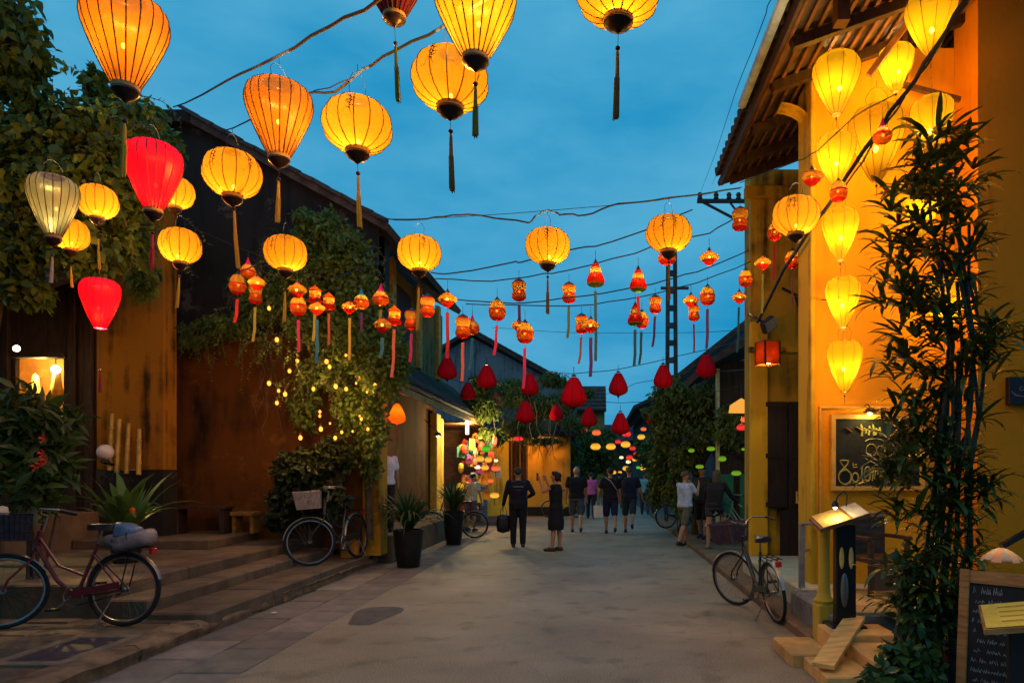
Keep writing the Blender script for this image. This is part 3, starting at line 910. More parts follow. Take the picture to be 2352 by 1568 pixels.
for k in range(9):
    a = 2*math.pi*k/9; r0=.16+.03*math.sin(k*4)
    b.add([(r0*math.cos(a)-.03,r0*math.sin(a),-.70),(r0*math.cos(a)+.03,r0*math.sin(a),-.70),(r0*1.3*math.cos(a),r0*1.3*math.sin(a),-.95-.1*math.sin(k*3))],[(0,1,2)])
b.build('torn_strips', S_RED, torn)

# --- yellow drop lanterns against the orange wall
wl = [(1921,170,112,7.35,'topmost yellow drop lantern at the corner edge of the orange wall'),
      (2058,140,86,7.6,'small yellow drop lantern high under the cafe roof'),
      (2138,30,122,6.9,'biggest yellow drop lantern under the roof, cut by the top edge'),
      (1920,345,92,7.3,'second yellow drop lantern down the left column on the orange wall'),
      (2013,300,132,7.5,'wide yellow drop lantern behind the red glass lantern'),
      (2140,266,104,7.2,'yellow drop lantern just above the palm top'),
      (1930,516,88,7.3,'third yellow drop lantern down the left column on the orange wall'),
      (1936,672,83,7.3,'fourth yellow drop lantern down, beside the floodlight'),
      (1940,818,84,7.3,'lowest yellow drop lantern above the framed chalkboard'),
      (2120,455,96,7.6,'yellow drop lantern glimpsed behind the upper palm leaves'),
      (2170,680,100,7.6,'yellow drop lantern glowing through the middle of the palm')]
for (u,v,w,Y,lab) in wl:
    lantern('drop', u, v, w, lab, S_WALL, None, watts=13, hang=.45, group='yellow lanterns on the cafe wall', Y=Y, cap=False, lcol=(1,.70,.26), name='drop_lantern')
    rt_ = COL.objects[-1]
    while rt_.parent: rt_ = rt_.parent
    b = MB(); b.sphere((0,0,-1.10), .028, 8, 6); b.tube([(0,0,-1.0),(0,0,-1.32)], .006, 4); b.build('end_bead', m_dark, rt_)
    b = MB(); b.ring((0,0,-1.0), .086, .010, 14, 4, 'Z'); b.build('bottom_ring', m_gold, rt_)

# --- red teardrop lanterns
P_TEAR = [(.10,.58),(.16,.55),(.24,.42),(.34,.22),(.43,.02),(.485,-.16),(.5,-.28),(.475,-.40),(.39,-.49),(.24,-.56),(.09,-.60)]
S_TEAR = silk('silk_dark_red', (.10,.002,.004), (.62,.006,.014), .05, (1,.1,.1))
tears = [(1027,845,44),(1075,898,34),(1118,865,45),(1140,917,28),(1217,882,42),(1207,946,43),(1278,947,31),(1318,900,58),(1353,957,37),(1420,882,44),(1425,972,42),(1523,864,45),(1502,956,35),(1576,950,33),(1622,840,45)]
tl = ['left end of the red drops, under the dark awning','small red drop before the creeper at the shop roof','red drop in front of the grey gable wall','smallest red drop low before the foliage','red drop at the foot of the pink ribbon','red drop low over the shop foliage','narrow red drop low in the middle','largest red drop in the middle of the street','red drop beside the narrow house','red drop hanging alone in the sky','lower of two red drops in the sky gap','red drop touching the lattice pole','red drop before the tree at its left edge','red drop before the tree crown','red drop before the dark roof by the cafe']
for (u,v,w),lb in zip(tears, tl):
    Y = FPX*.40/w
    if w == 58: Y = 12.0
    sz = w/FPX*Y
    root = empty('teardrop_lantern', W(u,v,Y), random.uniform(0,6), 'unlit crimson cloth lantern, ' + lb, 'lantern', 'red teardrop lanterns')
    root.scale = (sz,)*3
    obj('shade', shade_mesh(P_TEAR, 8), root, mat=S_TEAR)
    for q in range(8): obj('rib', rib_mesh(P_TEAR, .008), root, rot=(0,0,2*math.pi*q/8), mat=M('dark_red_rib',(.10,.004,.008),bump=0))
    if 't_bits' not in LM:
        a = MB(); a.lathe([(.10,.62),(.10,.66),(.03,.70)],10); a.tube([(0,0,.68),(0,0,1.0)],.012,4)
        c = MB(); c.lathe([(.11,-.56),(.08,-.62),(.02,-.72)],10); c.tube([(0,0,-.7),(0,0,-1.0)],.008,4)
        LM['t_bits'] = (a.mesh('top_cap',True), c.mesh('bottom_cap',True))
    obj('top_cap', LM['t_bits'][0], root, mat=m_dark); obj('bottom_cap', LM['t_bits'][1], root, mat=m_dark)

# --- small banded lanterns
B_Y = silk('band_yellow', (0.024933,0.013000,0.000800), (.2,.11,.02), .20, (1,.62,.2))
B_O = silk('band_orange', (0.024933,0.004133,0.000200), (.25,.05,.006), .12, (1,.35,.06))
B_R = silk('band_red', (0.022000,0.000600,0.000200), (.28,.008,.005), .08, (1,.08,.02))
B_P = silk('band_pink', (0.019998,0.000633,0.002427), (.45,.02,.12), .05, (1,.1,.3))
B_B = silk('band_blue', (0.000799,0.003153,0.004847), (.02,.13,.25), .05, (.2,.4,1))
B_G = silk('band_green', (0.002002,0.003940,0.000487), (.03,.08,.02), .05, (.4,1,.2))
def bands(prof, cuts):
    """split profile at z cuts -> list of sub profiles"""
    out = []
    zs = [prof[0][1]] + cuts + [prof[-1][1]]
    for z0, z1 in zip(zs, zs[1:]):
        seg = [(prof_r(prof,z0-1e-6),z0)] + [(r,z) for r,z in prof if z1 < z < z0] + [(prof_r(prof,z1+1e-6),z1)]
        out.append(seg)
    return out
SP = {
 'egg': ([(.14,.62),(.30,.52),(.43,.30),(.49,.05),(.5,-.15),(.44,-.38),(.30,-.54),(.14,-.60)], [.08,-.06,-.42], ['Y','R','O','R']),
 'hourglass': ([(.26,.66),(.42,.56),(.48,.40),(.46,.22),(.37,.04),(.37,-.04),(.46,-.22),(.47,-.42),(.36,-.58),(.2,-.66)], [.50,.02,-.10,-.46], ['R','Y','R','O','R']),
 'saucer': ([(.10,.36),(.20,.28),(.40,.15),(.5,.03),(.47,-.04),(.34,-.16),(.20,-.32),(.08,-.40)], [.16,-.14], ['O','Y','R']),
 'pear': ([(.10,.72),(.20,.58),(.29,.36),(.33,.15),(.42,-.08),(.5,-.28),(.49,-.46),(.36,-.60),(.18,-.66)], [.42,.08,-.02,-.5], ['R','Y','R','R','G']),
 'onion': ([(.02,.92),(.10,.66),(.19,.44),(.30,.34),(.44,.16),(.5,-.06),(.46,-.28),(.34,-.42),(.2,-.48)], [.38,.02,-.14], ['P','Y','R','O']),
 'bluetop': ([(.02,.92),(.10,.66),(.19,.44),(.30,.34),(.44,.16),(.5,-.06),(.46,-.28),(.34,-.42),(.2,-.48)], [.38,.06,-.08], ['B','Y','R','O']),
 'pagoda': ([(.02,.70),(.12,.58),(.36,.36),(.45,.27),(.34,.24),(.38,.05),(.34,-.16),(.34,-.22),(.5,-.34),(.40,-.48),(.18,-.56)], [.25,-.02,-.20], ['O','Y','O','R']),
}
BM = {'Y':B_Y,'O':B_O,'R':B_R,'P':B_P,'B':B_B,'G':B_G}
m_rb = {n: M('ribbon_'+n, c, rough=.6, var=.15, bump=.1) for n,c in {'pink':(.62,.03,.14),'red':(.5,.015,.02),'yellow':(.55,.42,.06),'blue':(.02,.16,.26),'orange':(.65,.12,.01),'purple':(.10,.02,.16),'green':(.18,.22,.05),'coral':(.62,.14,.08),'teal':(.02,.10,.16)}.items()}
SMC = {}
SMN = {}
def small(kind, u, v, w, rib='pink', rl=1.8, wm=.215, hook=.7, capc=None, watts=1.5, Y=None, bare=False):
    prof, cuts, cols = SP[kind]
    if kind not in SMC:
        ms = []
        for seg, c in zip(bands(prof, cuts), cols):
            mb = MB(); mb.lathe(seg, 14, cap=False); me = mb.mesh('band', True); ms.append((me, BM[c]))
        tr = []
        for z in cuts:
            mb = MB(); mb.ring((0,0,z), prof_r(prof,z)*1.01, .018, 16, 4, 'Z'); tr.append(mb.mesh('trim'))
        zt = prof[0][1]; rt = prof[0][0]
        mb = MB(); mb.lathe([(rt*1.25,zt-.03),(rt*1.2,zt+.02),(rt*.7,zt+.09),(.03,zt+.2)], 12); cp = mb.mesh('cap', True)
        SMC[kind] = (ms, tr, cp)
    ms, tr, cp = SMC[kind]
    if Y is None: Y = FPX*wm/w
    sz = w/FPX*Y
    root = empty('paper_lantern', W(u,v,Y), random.uniform(0,6.28), None, 'lantern', 'small banded lanterns')
    root.scale = (sz/wide(u), sz/wide(u), sz/tall(v))
    SMN.setdefault(kind, []).append((u, root, rib))
    for me, m in ms: obj('band', me, root, mat=m)
    for me in tr: obj('trim_ring', me, root, mat=m_gold)
    obj('cap', cp, root, mat=capc or m_dark)
    b = MB(); zt = prof[0][1]; b.tube([(0,0,zt+.1),(0,0,zt+hook)], .012, 4); b.build('hook_wire', m_wire, root)
    if rib:
        zb = prof[-1][1]
        d = random.uniform(-.25,.1)
        b = MB(); b.tube([(0,0,zb+.05),(d*.1,0,zb-.28)], .008, 4); b.build('cord', m_wire, root)
        b = MB(); wv = .09
        pts = [(d*.1,zb-.26),(d*.3,zb-.26-rl*.3),(d*.5+.03,zb-.26-rl*.65),(d,zb-.26-rl)]
        for (x0,z0),(x1,z1) in zip(pts,pts[1:]):
            b.box(-1,1,0,0,0,0) if False else b.add([(x0-wv,-.015,z0),(x0+wv,.015,z0),(x1+wv,.015,z1),(x1-wv,-.015,z1),(x0-wv,.01,z0),(x0+wv,.04,z0),(x1+wv,.04,z1),(x1-wv,.01,z1)],[(0,3,2,1),(4,5,6,7),(0,4,7,3),(1,2,6,5)])
        rb = b.build('ribbon', m_rb[rib], root)
        rb.rotation_euler = (0,0,-root.rotation_euler.z + random.uniform(-.6,.6))
    point('bulb', (rnd_small()*.5,rnd_small()*.5,.05), watts*6.8, (1,.70,.33), .05*sz, root)
    obj('bulb_glass', bulb_mesh(), root, (.03,.03,.0), scale=(1.4,)*3, mat=E_BULB)
    return root
small('onion',570,622,36,None); small('egg',546,654,40,'red',1.4); small('saucer',590,650,44,None); small('hourglass',587,676,34,'yellow',2.4)
small('saucer',683,667,46,None); small('egg',685,703,38,'crimson' if 0 else 'pink',2.0); small('pagoda',724,678,36,'yellow',2.2); small('saucer',728,708,40,'blue',2.6); small('pagoda',755,693,34,'coral',2.2)
small('saucer',803,706,38,'yellow',2.6); small('bluetop',830,692,36,'purple',1.2); small('onion',875,684,38,'green',.9); small('saucer',879,747,44,'blue',1.0)
small('pagoda',906,726,38,'coral',3.0); small('hourglass',945,735,34,'pink',2.0); small('hourglass',982,704,36,None); small('saucer',1028,688,46,'red',2.4)
small('hourglass',1063,752,38,'coral',2.4); small('onion',1085,752,34,'blue',2.2); small('egg',1142,713,40,'pink',1.8)
small('hourglass',1192,668,36,'purple',2.4); small('saucer',1192,748,36,None); small('egg',1206,765,40,'pink',2.4); small('hourglass',1307,674,34,'green',2.2)
small('pear',1368,632,42,'teal',4.0); small('hourglass',1336,745,32,'coral',2.0); small('saucer',1357,748,42,'purple',2.2); small('pear',1466,645,40,'red',1.0)
small('pear',1459,725,36,'teal',2.4); small('egg',1474,735,32,'teal',2.4); small('hourglass',1505,700,30,'purple',2.4)
small('saucer',1629,592,46,None); small('egg',1625,680,36,'purple',2.6); small('saucer',1587,691,38,None); small('hourglass',1594,719,28,'red',2.4)
small('hourglass',1700,505,40,None); small('egg',1712,640,32,'coral',2.0); small('saucer',1698,683,36,'teal',3.0); small('saucer',1752,604,40,'green',2.4)
small('egg',1780,533,34,'red',2.6); small('egg',1820,596,34,'coral',2.6); small('egg',1803,651,30,'yellow',2.2); small('egg',1868,538,32,None)
small('saucer',1865,408,54,None,wm=.24); small('egg',1926,440,42,None,wm=.2,Y=6.6); small('onion',2027,310,46,None,wm=.2,Y=6.0); small('hourglass',1532,580,44,None)
ORD = ['first','second','third','fourth','fifth','sixth','seventh','eighth','ninth','tenth','eleventh','twelfth','thirteenth','fourteenth','fifteenth','sixteenth','seventeenth','eighteenth','nineteenth','twentieth']
SHN = {'egg':'egg-shaped','hourglass':'waisted','saucer':'saucer-shaped','pear':'pear-shaped','onion':'pink-topped','bluetop':'blue-topped','pagoda':'pagoda-shaped'}
for kind, lst in SMN.items():
    lst.sort(key=lambda t: t[0])
    for i,(u,root,rib) in enumerate(lst):
        rbn = (' with %s ribbon' % rib) if rib else ' without ribbon'
        root['label'] = ('small %s red and yellow lantern%s' % (SHN[kind], rbn)) if len(lst) == 1 else ('small %s red and yellow lantern%s, %s of its shape from the left' % (SHN[kind], rbn, ORD[i]))

# --- orange box lantern and pear lanterns on the walls
bx = empty('box_lantern', W(1763,812,9.9), .35, 'orange rectangular box lantern on the cafe back wall', 'lantern')
for s in range(4):
    b = MB(); b.box(-.125,.125,-.128,-.122,-.16,.16); b.build('panel', B_O, bx, rot=(0,0,R(90)*s))
for s in range(4):
    b = MB(); b.box(.112,.132,.112,.132,-.18,.18); b.build('post', m_dark, bx, rot=(0,0,R(90)*s))
b = MB(); b.box(-.135,.135,-.135,.135,.16,.175); b.build('top_plate', m_wood, bx)
point('bulb',(0,0,-.02),42,(1,.72,.36),.03,bx)
obj('bulb_glass', bulb_mesh(), bx, (.02,0,-.09), mat=E_BULB)
def pear_lamp(u,v,w,Y,label):
    sz = w/FPX*Y
    r = empty('pear_lantern', W(u,v,Y), 0, label, 'lantern'); r.scale=(sz,)*3
    obj('shade', shade_mesh(P_TEAR, 8), r, mat=B_O)
    b = MB(); b.lathe([(.12,.62),(.10,.70),(.02,.74)],10); b.tube([(0,0,.7),(0,0,1.2)],.015,4); b.build('top_cap', m_dark, r)
    b = MB(); b.tube([(0,0,-.57),(0,0,-1.6)],.03,5); b.build('tassel', m_tassel['crimson'], r)
    point('bulb',(0,0,.05),45,(1,.70,.34),.04,r)
pear_lamp(912,950,38,12.6,'orange pear lantern hanging by the corner pier of the gable house')

# --- far lanterns: tiny, by colour
FAR = {}
def fargl(name,c,st):
    if name in MATS: return MATS[name]
    m=emit(name,c,st); t=m.node_tree; e=[n for n in t.nodes if n.type=='EMISSION'][0]
    tc=t.nodes.new('ShaderNodeTexCoord'); sp=t.nodes.new('ShaderNodeSeparateXYZ'); t.links.new(tc.outputs['Object'],sp.inputs[0])
    rp=t.nodes.new('ShaderNodeValToRGB'); mr=t.nodes.new('ShaderNodeMapRange'); mr.inputs['From Min'].default_value=-.9; mr.inputs['From Max'].default_value=.9
    t.links.new(sp.outputs['Z'],mr.inputs['Value']); t.links.new(mr.outputs[0],rp.inputs['Fac'])
    E=rp.color_ramp.elements; E[0].position=0; E[0].color=(*[x*.55 for x in c],1); E[1].position=1; E[1].color=(*[x*.35 for x in c],1)
    n=E.new(.4); n.color=(*[min(1.6,x*1.25+.03) for x in c],1)
    t.links.new(rp.outputs['Color'],e.inputs['Color'])
    return m
def far(u,v,w,col,Y=30,flat=.8):
    sz = w/FPX*Y/2
    mats = {'red':fargl('far_red',(1,.02,.015),.8),'orange':fargl('far_orange',(1,.15,.02),.9),'yellow':fargl('far_yellow',(1,.46,.02),.95),'green':fargl('far_green',(.22,.50,.005),.55),'lime':fargl('far_lime',(.10,.65,.02),.7),'white':fargl('far_white',(1,.8,.4),1.4),'pink':fargl('far_pink',(.7,.10,.10),.5)}
    r = empty('distant_lantern', W(u,v,Y), random.uniform(0,3), None, 'lantern', 'lanterns far down the street'); r.scale=(sz,)*3
    b = MB(); b.lathe([(.3,.8*flat),(.6,.72*flat),(.85,.45*flat),(1,.0*flat),(.9,-.45*flat),(.62,-.72*flat),(.3,-.85*flat)],16,lobes=8,amp=.04); b.build('shade', mats[col], r, True)
    b = MB(); b.lathe([(.3,-.82*flat),(.32,-.98*flat),(.12,-1.15*flat)],8); b.tube([(0,0,-1.1*flat),(0,0,-2.2)],.07,4); b.build('cap', m_dark, r)
    b = MB(); b.lathe([(.12,1.0*flat),(.32,.9*flat),(.31,.78*flat)],8); b.tube([(0,0,.8*flat),(0,0,2.4)],.04,4); b.build('top_cap', m_dark, r)
    FAR.setdefault(col, []).append((u, r))
for a in [(1340,988,17,'orange',30),(1370,993,20,'orange',30),(1439,996,20,'red',32),(1478,985,13,'orange',34),(1368,1025,24,'yellow',30,.75),(1403,1025,22,'yellow',32,.8),(1437,1020,22,'yellow',31,.8),(1473,1003,18,'yellow',34),
          (1420,1014,14,'red',36),(1453,1029,14,'red',38),(1463,1042,15,'red',38),(1446,1050,16,'red',40),(1479,1058,14,'orange',36),(1427,1050,10,'white',40),(1407,1058,8,'white',44),(1443,1060,12,'white',42),(1458,1055,12,'yellow',40),(1469,1053,9,'white',44),(1477,1067,9,'yellow',42),
          (1438,1075,16,'yellow',38),(1478,1075,15,'yellow',40),(1409,1084,13,'yellow',38),(1424,1084,9,'yellow',44),(1466,1073,10,'lime',42),
          (1588,1034,14,'green',15),(1633,1030,20,'green',14.5,.6),(1659,1053,19,'green',14,.8),(1607,1071,18,'green',14.2,.6),(1691,1086,23,'green',13.6,.6),(1708,1031,10,'green',14.6),
          (1711,963,20,'orange',12.6),(1703,981,22,'red',12.4),(1190,1007,24,'red',23,.5),
          (1116,1030,20,'lime',20.2,1.),(1103,1053,18,'yellow',20.4,1.),(1122,1055,18,'yellow',20.6,1.),(1114,1073,17,'yellow',20.2,.9),(1138,1075,19,'orange',20.5,.9),(1078,1060,16,'pink',20.3,1.),(1127,1103,13,'orange',19.9,1.4),(1082,1104,14,'red',20),(1136,1137,21,'yellow',18.4,.75),(1097,1072,14,'white',20.8),(1138,1057,12,'white',21)]:
    far(*a)
for col, lst in FAR.items():
    lst.sort(key=lambda t: t[0])
    for i,(u,r) in enumerate(lst):
        where = 'by the left shop' if u < 1250 else ('under the right-hand trees' if u > 1560 else 'far down the street')
        n = ORD[i]
        r['label'] = 'tiny %s lantern %s, %s of its colour from the left' % (col, where, n)

# ------------------------------------------------------------------ wires
def sagline(p0, p1, sag=.1, n=10, jit=.0):
    p0=Vector(p0); p1=Vector(p1); out=[]
    for i in range(n+1):
        t=i/n; q=p0.lerp(p1,t); q.z -= sag*4*t*(1-t)
        if 0<i<n: q += Vector((random.uniform(-jit,jit),0,random.uniform(-jit,jit)))
        out.append(q)
    return out
def wire(label, pts, r=.008, name='overhead_wire', sub=3, jit=.012):
    P = [W(*p) for p in pts]
    out=[]
    for a,b in zip(P,P[1:]):
        out += sagline(a,b,sag=(b-a).length*.004,n=sub,jit=jit)[:-1]
    out.append(P[-1])
    mb = MB(); mb.tube(out, r, 5)
    return tag(mb.build(name, m_wire, smooth=True), label, 'wire', 'wires over the street')
wire('black wire climbing from the dark ridge to the top edge left of the plum lantern', [(398,246,11.8),(520,186,6.5),(641,128,4.6),(760,60,4.0),(872,-2,3.6),(1000,-70,3.3)], .010)
wire('black wire rising from the gable slope past the oval lanterns to the golden balloon', [(508,302,11.8),(620,250,7),(706,215,5.2),(768,212,4.6),(832,160,4.4),(905,118,4.2),(1022,58,4.0),(1200,-60,3.6)], .009)
wire('thin wire running beside the sky lantern hangers', [(706,215,5.2),(780,190,4.6),(850,150,4.5)], .004)
wire('twisted wire carrying the row of oval lanterns across the street', [(862,500,11.9),(980,503,7.4),(1060,494,7.1),(1110,496,7),(1215,512,6.9),(1248,484,6.9),(1262,484,6.9),(1285,494,6.9),(1345,494,6.9),(1420,468,6.9),(1530,455,6.9),(1700,432,8.4)], .009, sub=4)
wire('straight thin wire just under the twisted one', [(870,503,11.9),(1180,490,8),(1500,462,7.5),(1705,430,9)], .004)
wire('wire with the upper small lanterns from the dark eave to the cross-arm', [(990,626,9.0),(1035,628,8.6),(1180,602,8.4),(1195,603,8.4),(1310,574,8.2),(1368,566,8.1),(1485,528,8.2),(1590,482,9)], .009)
wire('wire sagging below the upper small lanterns', [(1000,640,9.2),(1130,646,8.6),(1250,628,8.5),(1300,622,8.4),(1460,582,8.3),(1530,553,8.4),(1630,536,8.4),(1690,500,9)], .008)
wire('wire with the middle row of small lanterns', [(1050,688,9),(1130,694,8.6),(1200,696,8.5),(1340,680,8.5),(1480,655,8.5),(1520,646,8.6),(1600,625,8.8),(1720,575,10.5)], .008)
wire('wire close below the middle row ending on the cafe house', [(1070,698,9),(1200,701,8.6),(1360,700,8.6),(1480,680,8.6),(1600,650,8.8),(1725,600,10.6)], .007)
wire('faint wire low in the sky behind the small lanterns', [(1130,752,20),(1350,765,18),(1530,764,18),(1720,756,12)], .006)
wire('wire with the upper red drops', [(1250,853,15),(1318,858,13.5),(1420,848,14),(1523,826,14),(1622,803,14),(1725,775,12)], .008)
wire('lower wire with red drops before the foliage', [(1030,870,14),(1140,893,16),(1270,915,16),(1425,925,15),(1576,915,16),(1720,880,14)], .006)
wire('wire across the lower sky beside the narrow house', [(1390,905,40),(1460,880,24),(1600,850,18),(1722,848,12)], .01)
wire('long thin wire rising along the cafe eave', [(1610,440,30),(1690,210,12),(1760,30,8),(1775,-20,7)], .006)
wire('second long thin wire rising along the cafe eave', [(1635,425,30),(1720,210,12),(1800,10,8),(1812,-30,7)], .006)
wire('slack wire over the dark lower gable wall', [(428,515,11),(520,556,10),(610,590,9)], .006)
wire('wire feeding the lanterns left of the creeper', [(905,590,11.8),(760,640,9.5),(600,600,8.5),(520,640,9)], .006)
wire('thick black cable slanting down across the orange wall', [(2222,-5,5.6),(2150,110,6.0),(2080,215,6.4),(1985,345,6.7),(1925,440,7.0),(1885,495,7.4),(1800,620,8.8),(1740,740,10.4)], .022, name='power_cable')
wire('thin cable twisted along the thick one over the orange wall', [(2222,8,5.5),(2130,150,6.0),(2030,290,6.4),(1960,400,6.8),(1890,490,7.3)], .010, name='power_cable', jit=.03)
wire('thin wire looping left across the yellow lanterns', [(2060,215,6.6),(1960,270,7),(1880,345,7.2),(1830,370,8),(1700,420,9.5)], .006)
wire('brown wire across the lower yellow lanterns to the palm', [(1860,690,10),(1900,688,7.4),(1990,690,7.4),(2070,705,6)], .008)
wire('far wire strung with the yellow lanterns down the street', [(1330,978,30),(1370,990,30),(1437,992,31),(1490,975,34)], .012)
wire('farthest wire strung with red lanterns', [(1395,1010,40),(1440,1030,40),(1490,1030,40)], .014)
wire('wire under the right trees with the green lanterns', [(1570,1012,15),(1630,1010,14.5),(1712,1008,14)], .006)
# ================================================================== middle and far buildings
m_yh = stained('lemon_plaster',(.62,.46,.05),(.30,.20,.04),amount=.35)
m_yo = stained('mango_plaster',(.62,.34,.04),(.40,.20,.03),amount=.35)
m_grey = stained('blue_grey_render',(.16,.18,.20),(.07,.08,.09),amount=.5)
m_drk = M('dark_plank_wall',(.030,.022,.016),rough=.8,var=.4,scale=3,stretch=(6,6,.6))

# lantern shop (lit, left)
ls = empty('lantern_shop', (0,0,0), 0, 'small lit lantern shop with a bright ochre column past the recessed wall', 'shop')
b=MB(); b.box(-6.0,-4.72,19.55,19.8,.0,3.2); b.build('side_wall', m_yo, ls)
b=MB(); b.box(-4.72,-4.42,19.45,19.75,.0,3.2); b.build('column', M('bright_ochre',(.62,.38,.05)), ls)
b=MB(); b.box(-6.0,-3.95,23.2,23.4,.0,3.4); b.build('back_wall', m_wood, ls)
b=MB(); b.quad((-6,19.8,3.1),(-3.7,19.8,3.1),(-3.7,23.2,3.1),(-6,23.2,3.1)); b.build('ceiling', m_wood, ls)
for k in range(5):
    b=MB(); b.box(-4.3,-3.75,21.6+.0,22.0,.35+k*.5,.39+k*.5); b.build('shelf', m_wood, ls)
for k in range(34):
    rz_=random.Random(k+90); cc=rz_.choice([(.6,.04,.02),(.7,.28,.03),(.65,.48,.05),(.35,.05,.22),(.05,.3,.25),(.7,.6,.45),(.7,.15,.12)])
    b=MB(); x=-4.35+1.35*rz_.random(); zt=1.0+1.75*rz_.random(); yy=20.3+1.1*rz_.random(); w_=.06+.05*rz_.random()
    if k%2: b.lathe([(.02,.16),(w_,.10),(w_*1.25,0),(w_,-.10),(.02,-.16)],10,(x,yy,zt))
    else: b.add([(x-w_,yy,zt),(x+w_,yy,zt),(x+w_*1.2,yy+.03,zt-.35),(x-w_*1.1,yy-.02,zt-.32),(x-w_,yy+.02,zt),(x+w_,yy+.02,zt),(x+w_*1.2,yy+.05,zt-.35),(x-w_*1.1,yy,zt-.32)],[(0,3,2,1),(4,5,6,7),(0,4,7,3),(1,2,6,5),(2,3,7,6)])
    b.build('hanging_ware', M('cloth_ware_%.2f_%.2f'%(cc[0],cc[1]), cc, rough=.7), ls)
for k in range(26):
    cc = random.choice([(.5,.05,.03),(.6,.25,.03),(.55,.42,.05),(.3,.05,.2),(.05,.25,.22),(.6,.5,.4)])
    b=MB(); x=-4.25+(k%7)*.075; z=.40+(k//7)*.5
    b.lathe([(.03,0),(.055,.05),(.05,.14),(.02,.2)],8,(x,21.75,z)); b.build('ware', M('ware_%d'%(k%9), cc, rough=.5), ls)
point('shop_lamp', W(1073,985,20.2), 150, (1,.66,.24), .06)
point('shop_lamp', W(1110,1000,20.0), 110, (1,.76,.36), .05)
for (uu,vv,yy,lb) in ((1233,1012,25.2,'slim orange lamp hanging before the mango wall under the vines'),(1150,1012,24.6,'slim orange lamp added beside the shop to brighten the lemon wall')):  # the second lamp is an addition that brightens the lemon wall
  hw = empty('wall_lamp', W(uu,vv,yy), 0, lb, 'lamp', 'lamps under the vines')
  b=MB(); b.lathe([(.05,.16),(.075,.10),(.075,-.12),(.05,-.18)],10); b.build('glass', silk('lamp_paper',(.02,.008,.001),(.2,.1,.02),.3,(1,.6,.2)), hw, True)
  b=MB(); b.lathe([(.02,.22),(.06,.16)],8); b.tube([(0,0,.2),(0,.3,.5)],.012,4); b.build('cap', m_dark, hw)
  point('bulb',(0,0,0),190,(1,.66,.22),.03,hw)
tb = empty('tube_lamp', W(1073,980,20.4), 0, 'white vertical tube lamp glowing at the lantern shop', 'lamp')
b=MB(); b.tube([(0,0,-.22),(0,0,.18)],.05,8); b.build('tube', emit('tube_white',(1,.86,.55),6), tb)
b=MB(); b.lathe([(.03,.18),(.07,.2),(.07,.26),(.02,.28)],8); b.build('socket', m_dark, tb)

# yellow house behind the shop
yh = empty('yellow_house', (0,0,0), 0, 'lemon yellow house with a dark doorway under hanging vines', 'house')
b=MB(); b.box(-4.15,-3.34,26,26.3,0,3.3); b.build('wall', m_yh, yh)
b=MB(); b.box(-3.34,-2.62,26.2,26.4,0,3.0); b.build('doorway', m_drk, yh)
for x in (-3.28,-2.95,-2.70):
    b=MB(); b.cbox(x,x+.07,26.08,26.19,0,2.9,.01); b.build('door_post', m_wood, yh)
b=MB(); b.box(-2.62,-1.0,26,26.3,.35,3.0); b.build('wall', m_yo, yh)
b=MB(); b.box(-2.62,-1.0,25.96,26.3,0,.349); b.build('plinth', m_soot, yh)
b=MB(); b.box(-4.2,-.98,25.9,26.3,2.86,3.0); b.build('cornice', m_yh, yh)
roof_plane(yh,(-4.4,25.3,3.0),(-.8,25.3,3.0),(-.8,28.5,4.3),(-4.4,28.5,4.3),.1,m_tile)
for k in range(18):
    o = obj('tile_row', halfpipe(.09,3.45) if k==0 else t3, yh, (-4.3+k*.2,25.3,3.1), (math.atan2(1.3,3.2),0,0), mat=m_tile); t3=o.data

# grey gable house
gg = empty('grey_gable_house',(0,0,0),0,'blue grey gable house with tiled verge beyond the lantern shop','house')
gy=33.0
P=[(-9.2,0),(-1.55,0),(-1.55,5.75),(-6.05,8.2),(-9.2,6.4)]
b=MB(); b.add([(x,gy,z) for x,z in P],[tuple(range(5))]); b.build('gable_wall', m_grey, gg)
roof_plane(gg,(-1.2,gy-.4,5.65),(-1.2,gy+9,5.65),(-6.05,gy+9,8.35),(-6.05,gy-.4,8.35),.16,m_tile)
roof_plane(gg,(-10,gy-.4,6.0),(-10,gy+9,6.0),(-6.05,gy+9,8.35),(-6.05,gy-.4,8.35),.16,m_tile)
for k in range(20):
    p=Vector((-1.2,gy-.36,5.83)).lerp(Vector((-6.0,gy-.36,8.5)),k/20)
    obj('verge_tile', tile_me, gg, p, (R(29),0,R(90)), mat=m_tile)
b=MB(); b.box(-5.6,-5.1,gy-.02,gy-.004,6.2,6.5); b.build('vent', m_soot, gg)
b=MB(); b.box(-6.6,-5.9,gy-.1,gy-.004,0,7.4); b.build('buttress', m_grey, gg)

# narrow house at the bend
nh = empty('narrow_house',(0,0,0),0,'narrow olive house with a dark tiled roof at the bend of the street','house')
b=MB(); b.box(-1.6,.55,46,47,0,5.9); b.build('wall', M('olive_wall',(.22,.20,.05),var=.3), nh)
roof_plane(nh,(-2.0,45.6,5.7),(.65,45.6,5.7),(.65,48,7.6),(-2.0,48,7.6),.15,m_tile)
for k in range(6):
    b=MB(); z=5.82+k*.3; b.box(-2.0,.66,45.5+k*.38,45.62+k*.38,z,z+.09); b.build('tile_course', m_tile, nh)
b=MB(); b.box(-.9,-.3,45.95,45.99,3.2,4.4); b.build('shutter', m_dwood, nh)

